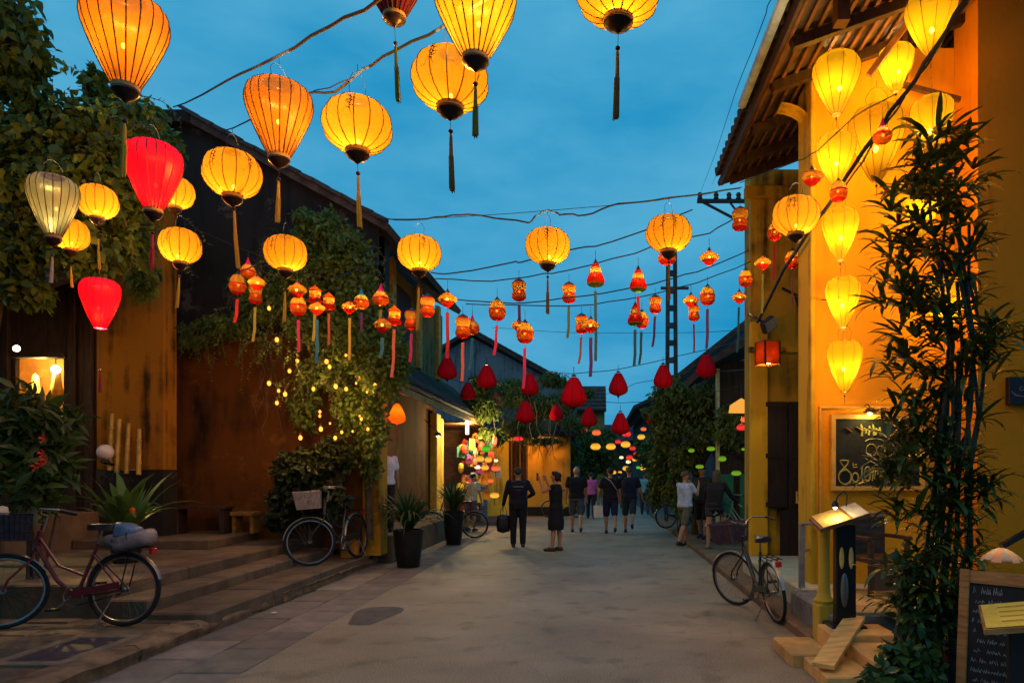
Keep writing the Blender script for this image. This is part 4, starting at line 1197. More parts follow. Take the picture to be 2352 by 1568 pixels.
# terrace at the far end and houses on the right
fe = empty('far_terrace',(0,0,0),0,'dark terrace of houses closing the far end of the street','house')
b=MB(); b.box(-12,14,92,95,0,6.0); b.build('wall', m_drk, fe)
roof_plane(fe,(-12,91,5.8),(14,91,5.8),(14,96,8.2),(-12,96,8.2),.2,m_tile)
fr = empty('corner_house',(0,0,0),0,'dark house with sloping roof far down the right side','house')
b=MB(); b.box(3.2,9,40,60,0,5.6); b.build('wall', m_drk, fr)
roof_plane(fr,(2.2,39,5.3),(2.2,61,5.3),(7,61,7.6),(7,39,7.6),.2,m_tile)
b=MB(); b.box(3.16,3.2,42,43.2,0,2.2); b.build('door', m_wood, fr)
ds = empty('dark_shop',(0,0,0),0,'dark shop with green panels behind the cafe house corner','shop')
b=MB(); b.box(2.75,6,15.6,15.9,0,4.2); b.build('wall', m_drk, ds)
for x0,x1 in ((2.80,3.12),(3.26,3.62)):
    b=MB(); b.cbox(x0,x1,15.5,15.59,.45,1.62,.01); b.build('green_panel', M('green_paint',(.01,.13,.07),rough=.5,var=.15), ds)
roof_plane(ds,(2.5,14.8,4.0),(2.5,20,4.0),(6,20,5.9),(6,14.8,5.9),.14,m_tile)
b=MB(); b.box(2.72,2.78,15.4,15.6,0,4.0); b.build('post', M('pale_post',(.4,.42,.2)), ds)
rg = empty('right_gable_house',(0,0,0),0,'dark gabled house behind the tree on the right','house')
P=[(2.55,0),(8.5,0),(8.5,6.2),(5.6,6.8),(2.55,4.35)]
b=MB(); b.add([(x,20.2,z) for x,z in P],[tuple(range(5))]); b.build('gable_wall', m_grey, rg)
roof_plane(rg,(2.2,19.8,4.2),(2.2,30,4.2),(5.6,30,6.9),(5.6,19.8,6.9),.16,m_tile)
b=MB(); b.box(3.4,4.2,20.12,20.19,2.6,3.6); b.build('shutter', m_dwood, rg)

# lattice pole with cross-arm
lp = empty('lattice_pole',(2.42,22,0),0,'tall concrete lattice electricity pole in the street','pole')
m_pole = M('dark_concrete_pole',(.045,.05,.055),rough=.9,var=.3)
for s in (-1,1):
    b=MB(); b.obox((s*.17,0,0),(s*.11,0,8.7),.055,.13); b.build('rail', m_pole, lp)
for k in range(15):
    z=.7+k*.56; w=.17-.06*z/8.7
    b=MB(); b.box(-w+.02,w-.02,-.06,.06,z,z+.17); b.build('rung', m_pole, lp)
b=MB(); b.box(-.35,.55,-.04,.04,7.55,7.63); b.build('arm', m_pole, lp)
ca = empty('cross_arm',W(1668,462,12.2),0,'steel cross-arm with insulators beside the cafe eave','cross-arm')
b=MB(); b.box(-.52,.55,-.03,.03,-.03,.03); b.build('beam', m_black, ca)
b=MB(); b.obox((-.45,0,0),(.35,0,-.42),.035,.04); b.build('brace', m_black, ca)
b=MB(); b.obox((.05,0,0),(.35,0,-.40),.03,.03); b.build('brace', m_black, ca)
for x in (-.47,-.18,.05,.22):
    b=MB(); b.lathe([(.02,.03),(.05,.05),(.035,.08),(.05,.11),(.03,.15)],8,(x,0,0)); b.build('insulator', m_black, ca)
# brown pole with pipe on the left of the bend
up = empty('brown_pole',W(1322,1085,28)*1.0,0,'purple brown pole with a pale blue pipe before the yellow house','pole')
up.location.z=0
b=MB(); b.lathe([(.20,0),(.17,3.8)],10); b.build('shaft', M('purple_brown_paint',(.16,.07,.08),var=.25), up, True)
b=MB(); b.tube([(-.30,-.05,0),(-.30,-.05,3.6)],.06,8); b.build('pipe', M('pale_blue_pipe',(.30,.42,.50)), up, True)

# floodlights on the cafe wall
for (u,v,Y,lab) in ((1766,745,10.2,'black floodlight at the end of the thick cable'),(1846,684,10.2,'black floodlight with a pale rim high beside the orange wall')):
    f = empty('floodlight',W(u,v,Y),R(25),lab,'floodlight'); f.rotation_euler=(R(20),R(-35),R(20))
    b=MB(); b.cbox(-.12,.12,-.05,.07,-.09,.09,.02); b.build('housing', m_black, f)
    b=MB(); b.box(-.11,.11,-.056,-.052,-.08,.08); b.build('glass', M('floodlight_glass',(.25,.27,.25),rough=.2,bump=0), f)
    b=MB(); b.obox((0,.05,0),(.05,.45,.1),.03,.03); b.build('bracket', m_black, f)
# ================================================================== foliage
def leaves(blobs, n, size, shape='diamond', droop=.4, seed=1, facing=.0, shell=.55, aspect=.55):
    """n leaves spread in ellipsoid blobs [(cx,cy,cz,rx,ry,rz,weight)]; returns MB-like arrays"""
    g = np.random.default_rng(seed)
    bl = np.array(blobs, float)
    w = bl[:,6]/bl[:,6].sum()
    idx = g.choice(len(bl), n, p=w)
    d = g.normal(size=(n,3)); d /= np.linalg.norm(d,axis=1)[:,None]
    rad = (shell + (1-shell)*g.random(n))**1.0
    rad = np.where(g.random(n) < .35, g.random(n)**.5, rad)
    noise = 1+.22*np.sin(d[:,0]*5+idx)*np.cos(d[:,2]*6+idx*2)
    p = bl[idx,:3] + d*bl[idx,3:6]*(rad*noise)[:,None]
    s = size*(.6+.8*g.random(n))
    # leaf frame
    dirv = g.normal(size=(n,3)); dirv[:,2] -= droop*2
    dirv += d*.6
    dirv /= np.linalg.norm(dirv,axis=1)[:,None]
    nrm = g.normal(size=(n,3)) + d*1.0 + np.array([0,-facing,.5])
    side = np.cross(dirv, nrm); side /= np.linalg.norm(side,axis=1)[:,None]
    up = np.cross(side, dirv)
    L = s[:,None]; Wd = (s*aspect)[:,None]
    return leafgeo(p, dirv, side, up, L, Wd)
def leafgeo(p, dirv, side, up, L, Wd):
    n = len(p)
    tip = p+dirv*L-up*L*.10
    m1 = p+dirv*L*.30+up*L*.02; m2 = p+dirv*L*.65
    l1 = m1+side*Wd*.5+up*L*.07; r1 = m1-side*Wd*.5+up*L*.07
    l2 = m2+side*Wd*.36+up*L*.05; r2 = m2-side*Wd*.36+up*L*.05
    V = np.stack([p,l1,l2,tip,r2,r1,m1,m2],1).reshape(-1,3)
    b = np.arange(n)*8
    T = [(0,6,1),(1,6,7),(1,7,2),(2,7,3),(3,7,4),(4,7,5),(5,7,6),(5,6,0)]
    F = np.concatenate([np.stack([b+a,b+c,b+d],1) for a,c,d in T])
    return V, F
def shoots(starts, n_leaf, size, seed, drop=.8, length=.8, mat=None, parent=None, aspect=.6, name='shoots'):
    """trailing stems with alternate leaves"""
    g = np.random.default_rng(seed); mb = MB(); P=[];D=[];S=[];U=[];Ls=[]
    for st in starts:
        ln = length*g.uniform(.5,1.3); k = 9
        d = Vector((g.normal()*.6, g.normal()*.5-.15, g.uniform(-.3,.8)-drop*.2)).normalized(); q = Vector(st); pts=[q.copy()]
        for i in range(k):
            q = q + d*ln/k; pts.append(q.copy()); d = (d+Vector((g.normal()*.22,g.normal()*.18,-drop*.34))).normalized()
        mb.tube(pts,[.007*(1-.08*i) for i in range(k+1)],4)
        for i in range(n_leaf):
            t = (i+1)/n_leaf*(k-.01); a = int(t); c = pts[a].lerp(pts[a+1],t-a); dd=(pts[a+1]-pts[a]).normalized()
            sd = dd.cross(Vector((g.normal(),g.normal(),g.normal()))).normalized()
            ld = (sd*(1 if i%2 else -1)+dd*.5+Vector((0,0,-.35))).normalized(); s2 = ld.cross(dd).normalized(); up_=s2.cross(ld)
            P.append(c);D.append(ld);S.append(s2);U.append(up_);Ls.append(size*g.uniform(.5,1.15)*(1-.3*i/n_leaf))
    Ls=np.array(Ls)[:,None]
    V,F = leafgeo(np.array(P),np.array(D),np.array(S),np.array(U),Ls,Ls*aspect)
    leafmesh(name,V,F,mat,parent); mb.build('twig',m_stem,parent)['kind']='stuff'
def leafmesh(name, V, F, mat, parent=None):
    me = bpy.data.meshes.new(name)
    me.vertices.add(len(V)); me.vertices.foreach_set('co', np.asarray(V,np.float32).ravel())
    nf = len(F); me.loops.add(nf*3); me.loops.foreach_set('vertex_index', np.asarray(F,np.int32).ravel())
    me.polygons.add(nf); me.polygons.foreach_set('loop_start', np.arange(nf,dtype=np.int32)*3)
    me.update(calc_edges=True); me.validate()
    me.materials.append(mat)
    return obj(name, me, parent)
m_creep = leafmat('creeper_leaf',(.045,.085,.012),(.13,.20,.025))
m_vine = leafmat('vine_leaf',(.045,.085,.012),(.13,.20,.025))
m_tree = leafmat('tree_leaf',(.045,.075,.012),(.14,.17,.022))
m_palm = leafmat('palm_leaf',(.025,.048,.008),(.075,.11,.018),trans=.2,rough=.35)
m_fern = leafmat('bright_leaf',(.05,.11,.015),(.10,.19,.03),trans=.3,rough=.4)
m_stem = M('vine_stem',(.06,.045,.03),rough=.9,var=.3,bump=.2)
def at(u,v,Y,rx,ry,rz_,w=1.0):
    p=W(u,v,Y); return (p.x,p.y,p.z,rx,ry,rz_,w)

# big-leaved creeper on the timber house
cr = empty('wall_creeper',(0,0,0),0,'big-leaved creeper spilling over the timber house roof','creeper')
bl=[at(20,60,8.2,.35,.5,.5,1.3),at(0,140,8.2,.35,.5,.4,.8),at(60,330,8.6,.75,.7,.45,2.6),at(190,300,8.8,.6,.6,.35,2.0),at(280,260,9.2,.35,.4,.28,.9),at(330,260,9.6,.3,.3,.12,.35),at(215,190,8.9,.10,.12,.3,.25),
    at(110,420,8.7,.9,.7,.35,2.6),at(260,430,9.0,.6,.5,.5,2.2),at(40,560,8.9,.55,.5,.55,1.8),at(180,560,9.0,.6,.5,.45,1.6),at(290,540,9.4,.35,.4,.45,1.1),at(60,670,9.0,.35,.3,.2,.5),at(330,640,10.4,.18,.2,.3,.35),at(370,330,10.6,.3,.4,.4,.5),
    at(85,160,8.5,.12,.12,.25,.18),at(55,215,8.4,.25,.3,.2,.4),(-7.6,6.2,4.6,1.5,1.0,.6,1.6),(-7.2,5.0,4.8,1.6,.9,.6,1.4)]  # last two blobs: out-of-view foliage added to keep sky light off the steps
V,F = leaves(bl, 13500, .125, droop=.5, seed=3, facing=.5, shell=.3, aspect=.62); leafmesh('foliage',V,F,m_creep,cr)
shoots([W(random.uniform(-10,360),random.uniform(210,560),8.3+1.3*random.random()) for _ in range(90)]+[W(u,v,8.5) for u,v in ((210,240),(220,250),(60,180),(90,190),(30,200),(300,250),(330,255),(280,240),(50,20),(60,60),(40,120))],16,.12,61,drop=.75,length=.75,mat=m_creep,parent=cr,aspect=.5)
b=MB()
for k in range(16):
    u0=random.uniform(0,330); v0=random.uniform(250,450)
    p=[W(u0,v0,9.3)]
    for q in range(6): p.append(p[-1]+Vector((random.uniform(-.12,.12),random.uniform(-.05,.05),-random.uniform(.1,.3))))
    b.tube(p,[.016,.014,.012,.01,.008,.006,.004],5)
b.build('stem', m_stem, cr)
b=MB(); b.tube([W(-30,1120,9.2),W(-25,800,9.1),W(10,600,9),W(60,400,8.9),W(20,150,8.3)],[.09,.08,.07,.05,.03],7); b.build('trunk', m_stem, cr, True)

# creeper on the gable house corner with string bulbs
vc = empty('flowering_vine',(0,0,0),0,'leafy vine covering the corner of the gable house, hung with tiny bulbs','vine')
bl=[at(740,540,11.5,.45,.35,.42,1.6),at(700,620,11.4,.55,.35,.45,1.8),at(800,600,11.3,.42,.35,.5,1.6),at(830,690,11.2,.45,.4,.45,1.6),at(740,740,11.4,.7,.35,.5,2.2),at(850,780,11.1,.55,.4,.5,2.0),at(880,860,11.0,.40,.35,.4,1.2),
    at(620,700,11.5,.5,.3,.34,1.2),at(520,750,11.6,.55,.3,.20,.9),at(440,775,11.7,.45,.25,.18,.7),at(570,660,11.6,.3,.25,.2,.5),at(900,820,10.9,.3,.3,.35,.8),at(760,850,11.4,.5,.3,.4,.9),at(820,930,11.2,.4,.3,.4,.7),at(700,930,11.6,.3,.25,.5,.35),at(860,980,11.3,.25,.25,.5,.5),at(800,1020,11.5,.45,.25,.5,.35),at(850,1060,11.7,.18,.15,.4,.3),at(700,500,11.6,.2,.2,.12,.3)]
V,F = leaves(bl, 24000, .080, droop=.35, seed=5, facing=.4, shell=.45, aspect=.6); leafmesh('foliage',V,F,m_vine,vc)
shoots([W(random.uniform(600,900),random.uniform(520,900),10.9+.6*random.random()) for _ in range(110)]+[W(random.uniform(400,620),random.uniform(735,790),11.4) for _ in range(40)],15,.085,62,drop=.95,length=.7,mat=m_vine,parent=vc,aspect=.5)
b=MB()
for k in range(14):
    u0=random.uniform(620,880); v0=random.uniform(560,800)
    p=[W(u0,v0,11.7)]
    for q in range(7): p.append(p[-1]+Vector((random.uniform(-.12,.12),random.uniform(-.02,.02),-random.uniform(.15,.4))))
    b.tube(p,[.02,.018,.015,.012,.01,.008,.006,.004],5)
b.tube([W(850,1240,11.7),W(845,1100,11.75),W(870,950,11.75),W(840,800,11.6),W(800,650,11.6)],[.06,.055,.05,.04,.02],7)
b.build('stem', m_stem, vc, True)
# string bulbs
bulbs=[(618,708),(636,780),(683,828),(750,830),(757,842),(618,880),(640,897),(636,925),(735,955),(825,868),(818,880),(785,992),(737,985),(826,955),(830,962),(795,893),(771,887),(735,945),(665,852),(758,972),(843,900),(862,884),(720,893),(795,816),(690,1005),(770,1005),(655,905),(810,990),(845,985)]
mb_b = MB(); mb_b.sphere((0,0,0),.026,8,6,(1,1,1.25)); bulb_me = mb_b.mesh('glass',True)
sock=MB(); sock.lathe([(.012,.028),(.014,.05),(.008,.07)],6); sock.tube([(0,0,.06),(0,0,.28)],.004,3); sock_me=sock.mesh('socket')
e_bulb=emit('bulb_glow',(1,.31,.035),3.4)
for i,(u,v) in enumerate(bulbs):
    Y=10.75+.25*random.random()
    r=empty('string_bulb',W(u,v,Y),0,'tiny warm bulb hanging in the vine on the brown wall','bulb','bulbs in the vine')
    s=random.choice((.6,.85,1.05,1.2)); r.scale=(s,)*3
    obj('glass',bulb_me,r,mat=e_bulb); obj('socket',sock_me,r,mat=m_dark)
    if i%2==0: point('bulb_light',(0,-.06,0),6.5*s,(1,.46,.12),.03,r)

# tree on the right behind the cafe
def tree(name,label,base,limbs,bl,n,size,mat,seed,r0=.14,**k):
    t=empty(name,base,0,label,'tree')
    b=MB(); B=Vector(base)
    top=Vector(bl[0][:3])-B
    b.tube([(0,0,0),(.05,0,top.z*.35),(-.04,.03,top.z*.65),tuple(top)],[r0,r0*.8,r0*.6,r0*.25],8)
    for q in bl[:limbs]:
        e=Vector(q[:3])-B
        b.tube([(0.0,0,top.z*.45),tuple(Vector((0,0,top.z*.5)).lerp(e,.55)+Vector((0,0,.15))),tuple(e)],[r0*.5,r0*.3,r0*.1],6)
    b.build('trunk',m_stem,t,True)
    V,F=leaves(bl,n,size,seed=seed,**k); V=V-np.array([B.x,B.y,B.z]); leafmesh('crown',V,F,mat,t)
    return t
p=W(1600,1180,17.2)
tree('street_tree','loose dark green tree hanging over the pavement behind the cafe',(p.x,17.2,.1),8,[at(1600,930,17,.8,.8,.5,2.4),at(1540,900,16.8,.5,.5,.35,1.2),at(1660,900,16.6,.6,.6,.45,1.6),at(1530,980,16.8,.45,.5,.45,1.2),at(1680,980,15.2,.45,.4,.5,1.2),at(1620,1000,16.4,.6,.5,.4,1.4),at(1495,945,16.6,.25,.3,.12,.4),at(1570,1050,16.5,.4,.4,.4,.7),at(1520,1050,18,.35,.35,.6,1.0),at(1510,1120,18,.3,.3,.5,.8),at(1550,1130,17.5,.3,.3,.35,.6)],11000,.13,m_tree,7,droop=.7,facing=.3,shell=.35,aspect=.45)
# vines over the lantern shop / yellow house
vs_=empty('shop_vine',(0,0,0),0,'hanging vine mass over the lantern shop and yellow house','vine')
bl=[at(1100,930,20.5,.7,.6,.45,1.6),at(1180,900,23,.9,.6,.5,2.0),at(1260,930,24.5,1.0,.6,.5,2.0),at(1200,980,24.0,.9,.6,.4,1.6),at(1130,1000,21,.45,.4,.25,.8),at(1310,980,26,.7,.6,.5,1.2),at(1270,870,25.5,.6,.5,.3,.7),at(1350,900,30,.35,.4,.25,.3),at(1320,1040,27,.35,.4,.5,.5),at(1110,880,20,.4,.4,.3,.5),at(1240,1010,25,.8,.4,.15,.5)]
V,F=leaves(bl,12500,.15,droop=.9,seed=11,facing=.3,shell=.3,aspect=.4); leafmesh('foliage',V,F,m_tree,vs_)
b=MB()
for k in range(30):
    u0=random.uniform(1100,1330); v0=random.uniform(900,960); Y=random.uniform(20.5,25)
    p=[W(u0,v0,Y)]
    for q in range(5): p.append(p[-1]+Vector((random.uniform(-.15,.15),random.uniform(-.05,.05),-random.uniform(.15,.45))))
    b.tube(p,[.025,.02,.016,.012,.01,.006],4)
b.build('stem',m_stem,vs_)
p=W(1365,1150,38)
tree('bend_tree','dark bushy tree at the bend beside the narrow house',(p.x,38,0),4,[at(1365,1030,38,1.2,1,.9,2),at(1345,1075,38,.8,.8,.9,1.4),at(1390,1060,39,.8,.8,.7,1),at(1395,1000,40,.5,.6,.4,.6)],4500,.2,m_tree,13,facing=.3)
p=W(1500,1170,34)
tree('far_tree','dark tree far down the right side of the street',(p.x,34,.0),3,[at(1500,1040,34,.8,.8,1.0,2),at(1510,1100,33,.7,.7,.9,1.5),at(1480,1020,40,.6,.6,.5,.8)],3500,.2,m_tree,14,facing=.3)

m_shrub = leafmat('shrub_leaf',(.025,.055,.012),(.07,.12,.02),trans=.3,rough=.4)
# leafy shrub by the timber house with red flowers
def shrub(name,label,bl,n,size,mat,seed,stems=8,basez=.5,cat='shrub',**k):
    c=np.array([q[:3] for q in bl]).mean(0)
    t=empty(name,(c[0],c[1],basez),0,label,cat)
    V,F=leaves(bl,n,size,seed=seed,**k); V=V-np.array([c[0],c[1],basez]); leafmesh('foliage',V,F,mat,t)
    b=MB()
    for q in range(stems):
        e=Vector(bl[q%len(bl)][:3])-Vector((c[0],c[1],basez))
        s=Vector((random.uniform(-.1,.1),random.uniform(-.1,.1),0))
        b.tube([s,s.lerp(e,.5)+Vector((random.uniform(-.08,.08),0,.05)),e],[.018,.013,.006],5)
    b.build('stem',m_stem,t)
    return t
sh=shrub('flowering_shrub','broad-leaved shrub with red flowers in front of the timber house',[at(40,960,7.6,.35,.3,.3,1.4),at(90,1000,7.7,.35,.3,.35,1.6),at(20,1050,7.5,.35,.3,.35,1.4),at(110,1080,7.6,.25,.3,.3,.9),at(60,1140,7.4,.3,.25,.25,.7),at(150,960,7.9,.15,.2,.15,.3)],1150,.20,m_shrub,21,basez=.48,droop=.1,facing=.4,aspect=.30)
for (u,v) in ((103,1008),(100,1042),(107,1057),(96,1066),(85,1072)):
    b=MB(); p=W(u,v,7.25)-Vector(sh.location)
    for q in range(5):
        a=q*1.256; b.add([p,p+Vector((.05*math.cos(a),-.02,.05*math.sin(a))),p+Vector((.05*math.cos(a+.6),-.03,.05*math.sin(a+.6)))],[(0,1,2)])
    b.build('flower',M('red_petal',(.7,.04,.01),rough=.6),sh)
shrub('dark_bush','dark leafy potted bush against the brown wall behind the bicycle',[at(690,1080,11.2,.4,.35,.35,1.5),at(760,1050,11.3,.35,.3,.3,1),at(670,1140,11.2,.35,.3,.3,1.2),at(740,1150,11.2,.4,.3,.35,1.2),at(650,1190,11.1,.25,.25,.2,.6)],3800,.12,leafmat('dusky_leaf',(.015,.028,.008),(.04,.055,.012)),22,basez=.485,droop=.2)
shrub('roadside_bush','green bush growing by the parked bicycles under the tree',[at(1560,1100,17.5,.25,.25,.35,1),at(1570,1150,17.2,.3,.25,.3,1)],900,.12,m_fern,23,basez=.1)

# sword-leaved plants -------------------------------------------------
def blade(length,width,bend,n=6,fold=.25):
    b=MB(); vs=[]; fs=[]
    for i in range(n+1):
        t=i/n
        x=length*math.sin(bend*t)/max(bend,.01) if bend>.01 else 0
        z=length*(t if bend<=.01 else (1-math.cos(bend*t))/bend)
        # arc: starts vertical, bends over
        px=length*(1-math.cos(bend*t))/bend if bend>.01 else 0
        pz=length*math.sin(bend*t)/bend if bend>.01 else length*t
        w=width*(math.sin(math.pi*min(1,t*.92+.08))**.7)*(1 if t<.99 else .05)
        vs+=[(px,-w/2,pz+abs(w)*fold*.5),(px,0,pz),(px,w/2,pz+abs(w)*fold*.5)]
    for i in range(n):
        a=i*3
        fs+=[(a,a+1,a+4,a+3),(a+1,a+2,a+5,a+4)]
    b.add(vs,fs); return b.mesh('leaf',True)
def sword_plant(name,label,loc,nl,length,width,pot=None,seed=0,mat=m_fern,bmin=.5,bmax=2.0,zpot=0.0,cat='plant'):
    r=random.Random(seed); t=empty(name,loc,0,label,cat)
    mes=[blade(length*(1+.12*i),width,bmin+(bmax-bmin)*i/3) for i in range(4)]
    for k in range(nl):
        s=r.uniform(.7,1.1)
        obj('leaf',mes[k%4],t,(r.uniform(-.05,.05),r.uniform(-.05,.05),zpot),(0,r.uniform(-.1,.5),k*2.399+r.uniform(-.3,.3)),(s,)*3,mat)
    if pot:
        b=MB(); b.lathe(pot,20); b.build('pot',M('black_glazed_pot',(.012,.011,.012),rough=.35,var=.3),t,True)
        b=MB(); b.lathe([(pot[-1][0]*.88,zpot-.04),(.01,zpot-.035)],16); b.build('soil',m_earth,t)
    return t
pot1=[(.17,0),(.19,.02),(.24,.4),(.26,.62),(.27,.66),(.245,.66),(.235,.6)]
p=W(938,1280,11.9); sword_plant('potted_grass_lily','tall black pot with arching grass leaves at the gable house corner',(p.x,11.9,.0),150,.80,.042,pot1,31,leafmat('lily_leaf',(.02,.05,.012),(.05,.09,.02)),.6,2.4,.62,'potted plant')
pot2=[(.14,0),(.17,.03),(.22,.5),(.24,.74),(.25,.78),(.225,.78),(.21,.7)]
p=W(1042,1236,15.6); sword_plant('potted_grass_lily','tall black pot with upright leaves before the lantern shop',(p.x,15.6,.0),100,.75,.040,pot2,32,leafmat('lily_leaf',(.02,.05,.012),(.05,.09,.02)),.4,1.8,.74,'potted plant')
p=W(290,1215,8.9); sword_plant('agave_plant','bright green sword-leaved plant on the steps behind the parcel bicycle',(p.x,8.9,.48),40,.95,.12,[(.12,0),(.15,.02),(.18,.22),(.16,.22)],33,m_fern,.35,1.7,.2,'plant')
b=MB(); b.lathe([(.0,0),(.03,.02),(.035,.08),(.01,.11)],8); o=tag(b.build('orange_flower',M('orange_petal',(.7,.12,.01))),None); o.parent=[x for x in COL.objects if x.name=='agave_plant'][0]; o.location=(.18,-.15,.62)

# tall palm climbing by the blackboard
pl=empty('lady_palm',(2.55,5.2,0),0,'tall dark lady palm climbing up beside the cafe entrance','palm')
b=MB()
cent=[(2130,1560),(2140,1400),(2160,1250),(2170,1100),(2185,950),(2190,800),(2175,650),(2160,520),(2150,400),(2150,330)]
cl=[W(u,v,5.25) for u,v in cent]
O=Vector(pl.location)
for k in range(11):
    ox=random.uniform(-.12,.24); oy=random.uniform(-.15,.15); top=random.randint(5,9)
    pts=[c-O+Vector((ox*(1-.4*i/10)+random.uniform(-.05,.05),oy,0)) for i,c in enumerate(cl[:top+1])]
    b=MB(); b.tube(pts,[.020-.0012*i for i in range(len(pts))],6); b.build('cane',M('dark_cane',(.035,.035,.018),rough=.6,var=.5,stretch=(1,1,14)),pl,True)
g=random.Random(41)
lm=[blade(.25,.036,.5+.4*i,4) for i in range(4)]
cent2=[(2150,330,.22),(2110,400,.2),(2190,420,.2),(2130,470,.28),(2070,440,.15),(2200,520,.2),(2090,560,.25),(2060,600,.18),(2180,620,.3),(2080,680,.25),(2060,720,.2),(2200,720,.3),(2110,760,.3),(2280,760,.15),(2260,820,.16),(2180,830,.3),(2090,830,.22),(2110,920,.2),(2050,930,.15),(2170,930,.25),(2080,1010,.22),(2190,1040,.25),(2060,1080,.22),(2130,1120,.3),(2200,1150,.25),(2240,1130,.15),(2090,1170,.25),(2160,1250,.25),(2100,1290,.2),(2200,1300,.15),(2080,1380,.2),(2150,1430,.2),(2180,1380,.25),(2110,1340,.22),(2170,1180,.3),(2140,1050,.3),(2120,990,.25),(2160,1500,.2),(2200,1420,.2)]
cnt=0
allv=[];allf=[];nb=0
for (u,v,rr) in cent2:
    base=W(max(u,2040)+8,v,5.25+g.uniform(-.2,.15))-O
    fans=int(rr*50)
    for f in range(fans):
        c=base+Vector((g.gauss(0,rr*.42),g.gauss(0,.08),g.gauss(0,rr*.42)))
        dirv=Vector((c.x-base.x+g.uniform(-.12,.12),g.uniform(-.25,.12),g.uniform(-.1,.2)))
        az=math.atan2(dirv.y,dirv.x)
        nl=g.randint(5,7)
        for q in range(nl):
            a=az+(q-nl/2)*.42+g.uniform(-.1,.1); ti=g.uniform(.5,1.5)
            rot=Euler((g.uniform(-.3,.3),ti,a)); s=g.uniform(.75,1.25)
            if cnt<300 and v<1200 and f%5==0:
                obj('leaf',lm[q%4],pl,c,rot,(s,)*3,m_palm); cnt+=1
            else:
                me=lm[q%4]; Mx=Matrix.LocRotScale(c,rot,(s,)*3)
                vv=[Mx@x.co for x in me.vertices]
                allv+=[tuple(x) for x in vv]
                for po in me.polygons:
                    id_=[i+nb for i in po.vertices]; allf+=[(id_[0],id_[1],id_[2]),(id_[0],id_[2],id_[3])]
                nb+=len(me.vertices)
o=leafmesh('foliage',np.array(allv),np.array(allf),m_palm,pl); o['kind']='stuff'
b=MB(); b.lathe([(.20,0),(.24,.05),(.27,.28),(.25,.28)],18,(-.05,0,0)); b.build('pot',M('black_glazed_pot',(.012,.011,.012)),pl,True)
shrub('low_creeper','glossy dark creeper at the foot of the palm beside the entrance blocks',[at(2080,1500,4.75,.16,.15,.10,1),at(2040,1560,4.6,.2,.15,.10,1),at(2120,1540,4.7,.15,.15,.14,1),at(2100,1440,5.0,.12,.12,.2,.7),at(2080,1330,5.1,.1,.1,.25,.6)],620,.085,leafmat('glossy_leaf',(.02,.05,.015),(.05,.10,.02),trans=.2,rough=.3),43,basez=.02,droop=.3,aspect=.7)
# ================================================================== bicycles
m_tyre = M('black_rubber',(.012,.012,.013),rough=.8,var=.3,scale=30,bump=.2)
m_seat = M('black_vinyl',(.018,.016,.018),rough=.5,var=.3)
BKM={}
m_spoke = M('dull_spoke',(.10,.10,.10),rough=.5,metal=.6,var=.2,bump=0)
def wheel(parent, x, z, r, steer=None, rimmat=m_chrome, spokes=24):
    w=bpy.data.objects.new('wheel',None); 
    if 'tyre' not in BKM:
        b=MB(); b.ring((0,0,0),.318,.020,36,8,'Y'); BKM['tyre']=b.mesh('tyre',True)
        b=MB(); b.ring((0,0,0),.296,.011,36,6,'Y'); BKM['rim']=b.mesh('rim',True)
        b=MB()
        for k in range(spokes):
            a=2*math.pi*k/spokes; a2=a+(.35 if k%2 else -.35); s=.025 if (k//2)%2 else -.025
            b.tube([(.02*math.cos(a2),s,.02*math.sin(a2)),(.292*math.cos(a),0,.292*math.sin(a))],.0011,3,False)
        BKM['spokes']=b.mesh('spokes')
        b=MB(); b.tube([(0,-.05,0),(0,.05,0)],.018,8); b.ring((0,.025,0),.022,.006,10,4,'Y'); b.ring((0,-.025,0),.022,.006,10,4,'Y'); BKM['hub']=b.mesh('hub',True)
    t=obj('tyre' if False else 'wheel',BKM['tyre'],parent,(x,0,z),mat=m_tyre)
    if steer: t.rotation_euler=(0,0,steer)
    obj('rim',BKM['rim'],t,mat=rimmat); obj('spokes',BKM['spokes'],t,mat=m_spoke)['kind']='stuff'; obj('hub',BKM['hub'],t,mat=m_chrome)
    bpy.data.objects.remove(w)
    return t
def fender_mesh(a0,a1,rad=.352,wd=.05):
    b=MB(); n=16; vs=[];fs=[]
    for i in range(n+1):
        a=a0+(a1-a0)*i/n
        for (q,y) in ((rad-.012,-wd/2),(rad,-wd/4),(rad,wd/4),(rad-.012,wd/2)):
            vs.append((q*math.cos(a),y,q*math.sin(a)))
    for i in range(n):
        for j in range(3): fs.append((i*4+j,i*4+j+1,i*4+4+j+1,i*4+4+j))
    b.add(vs,fs); return b.mesh('fender',True)
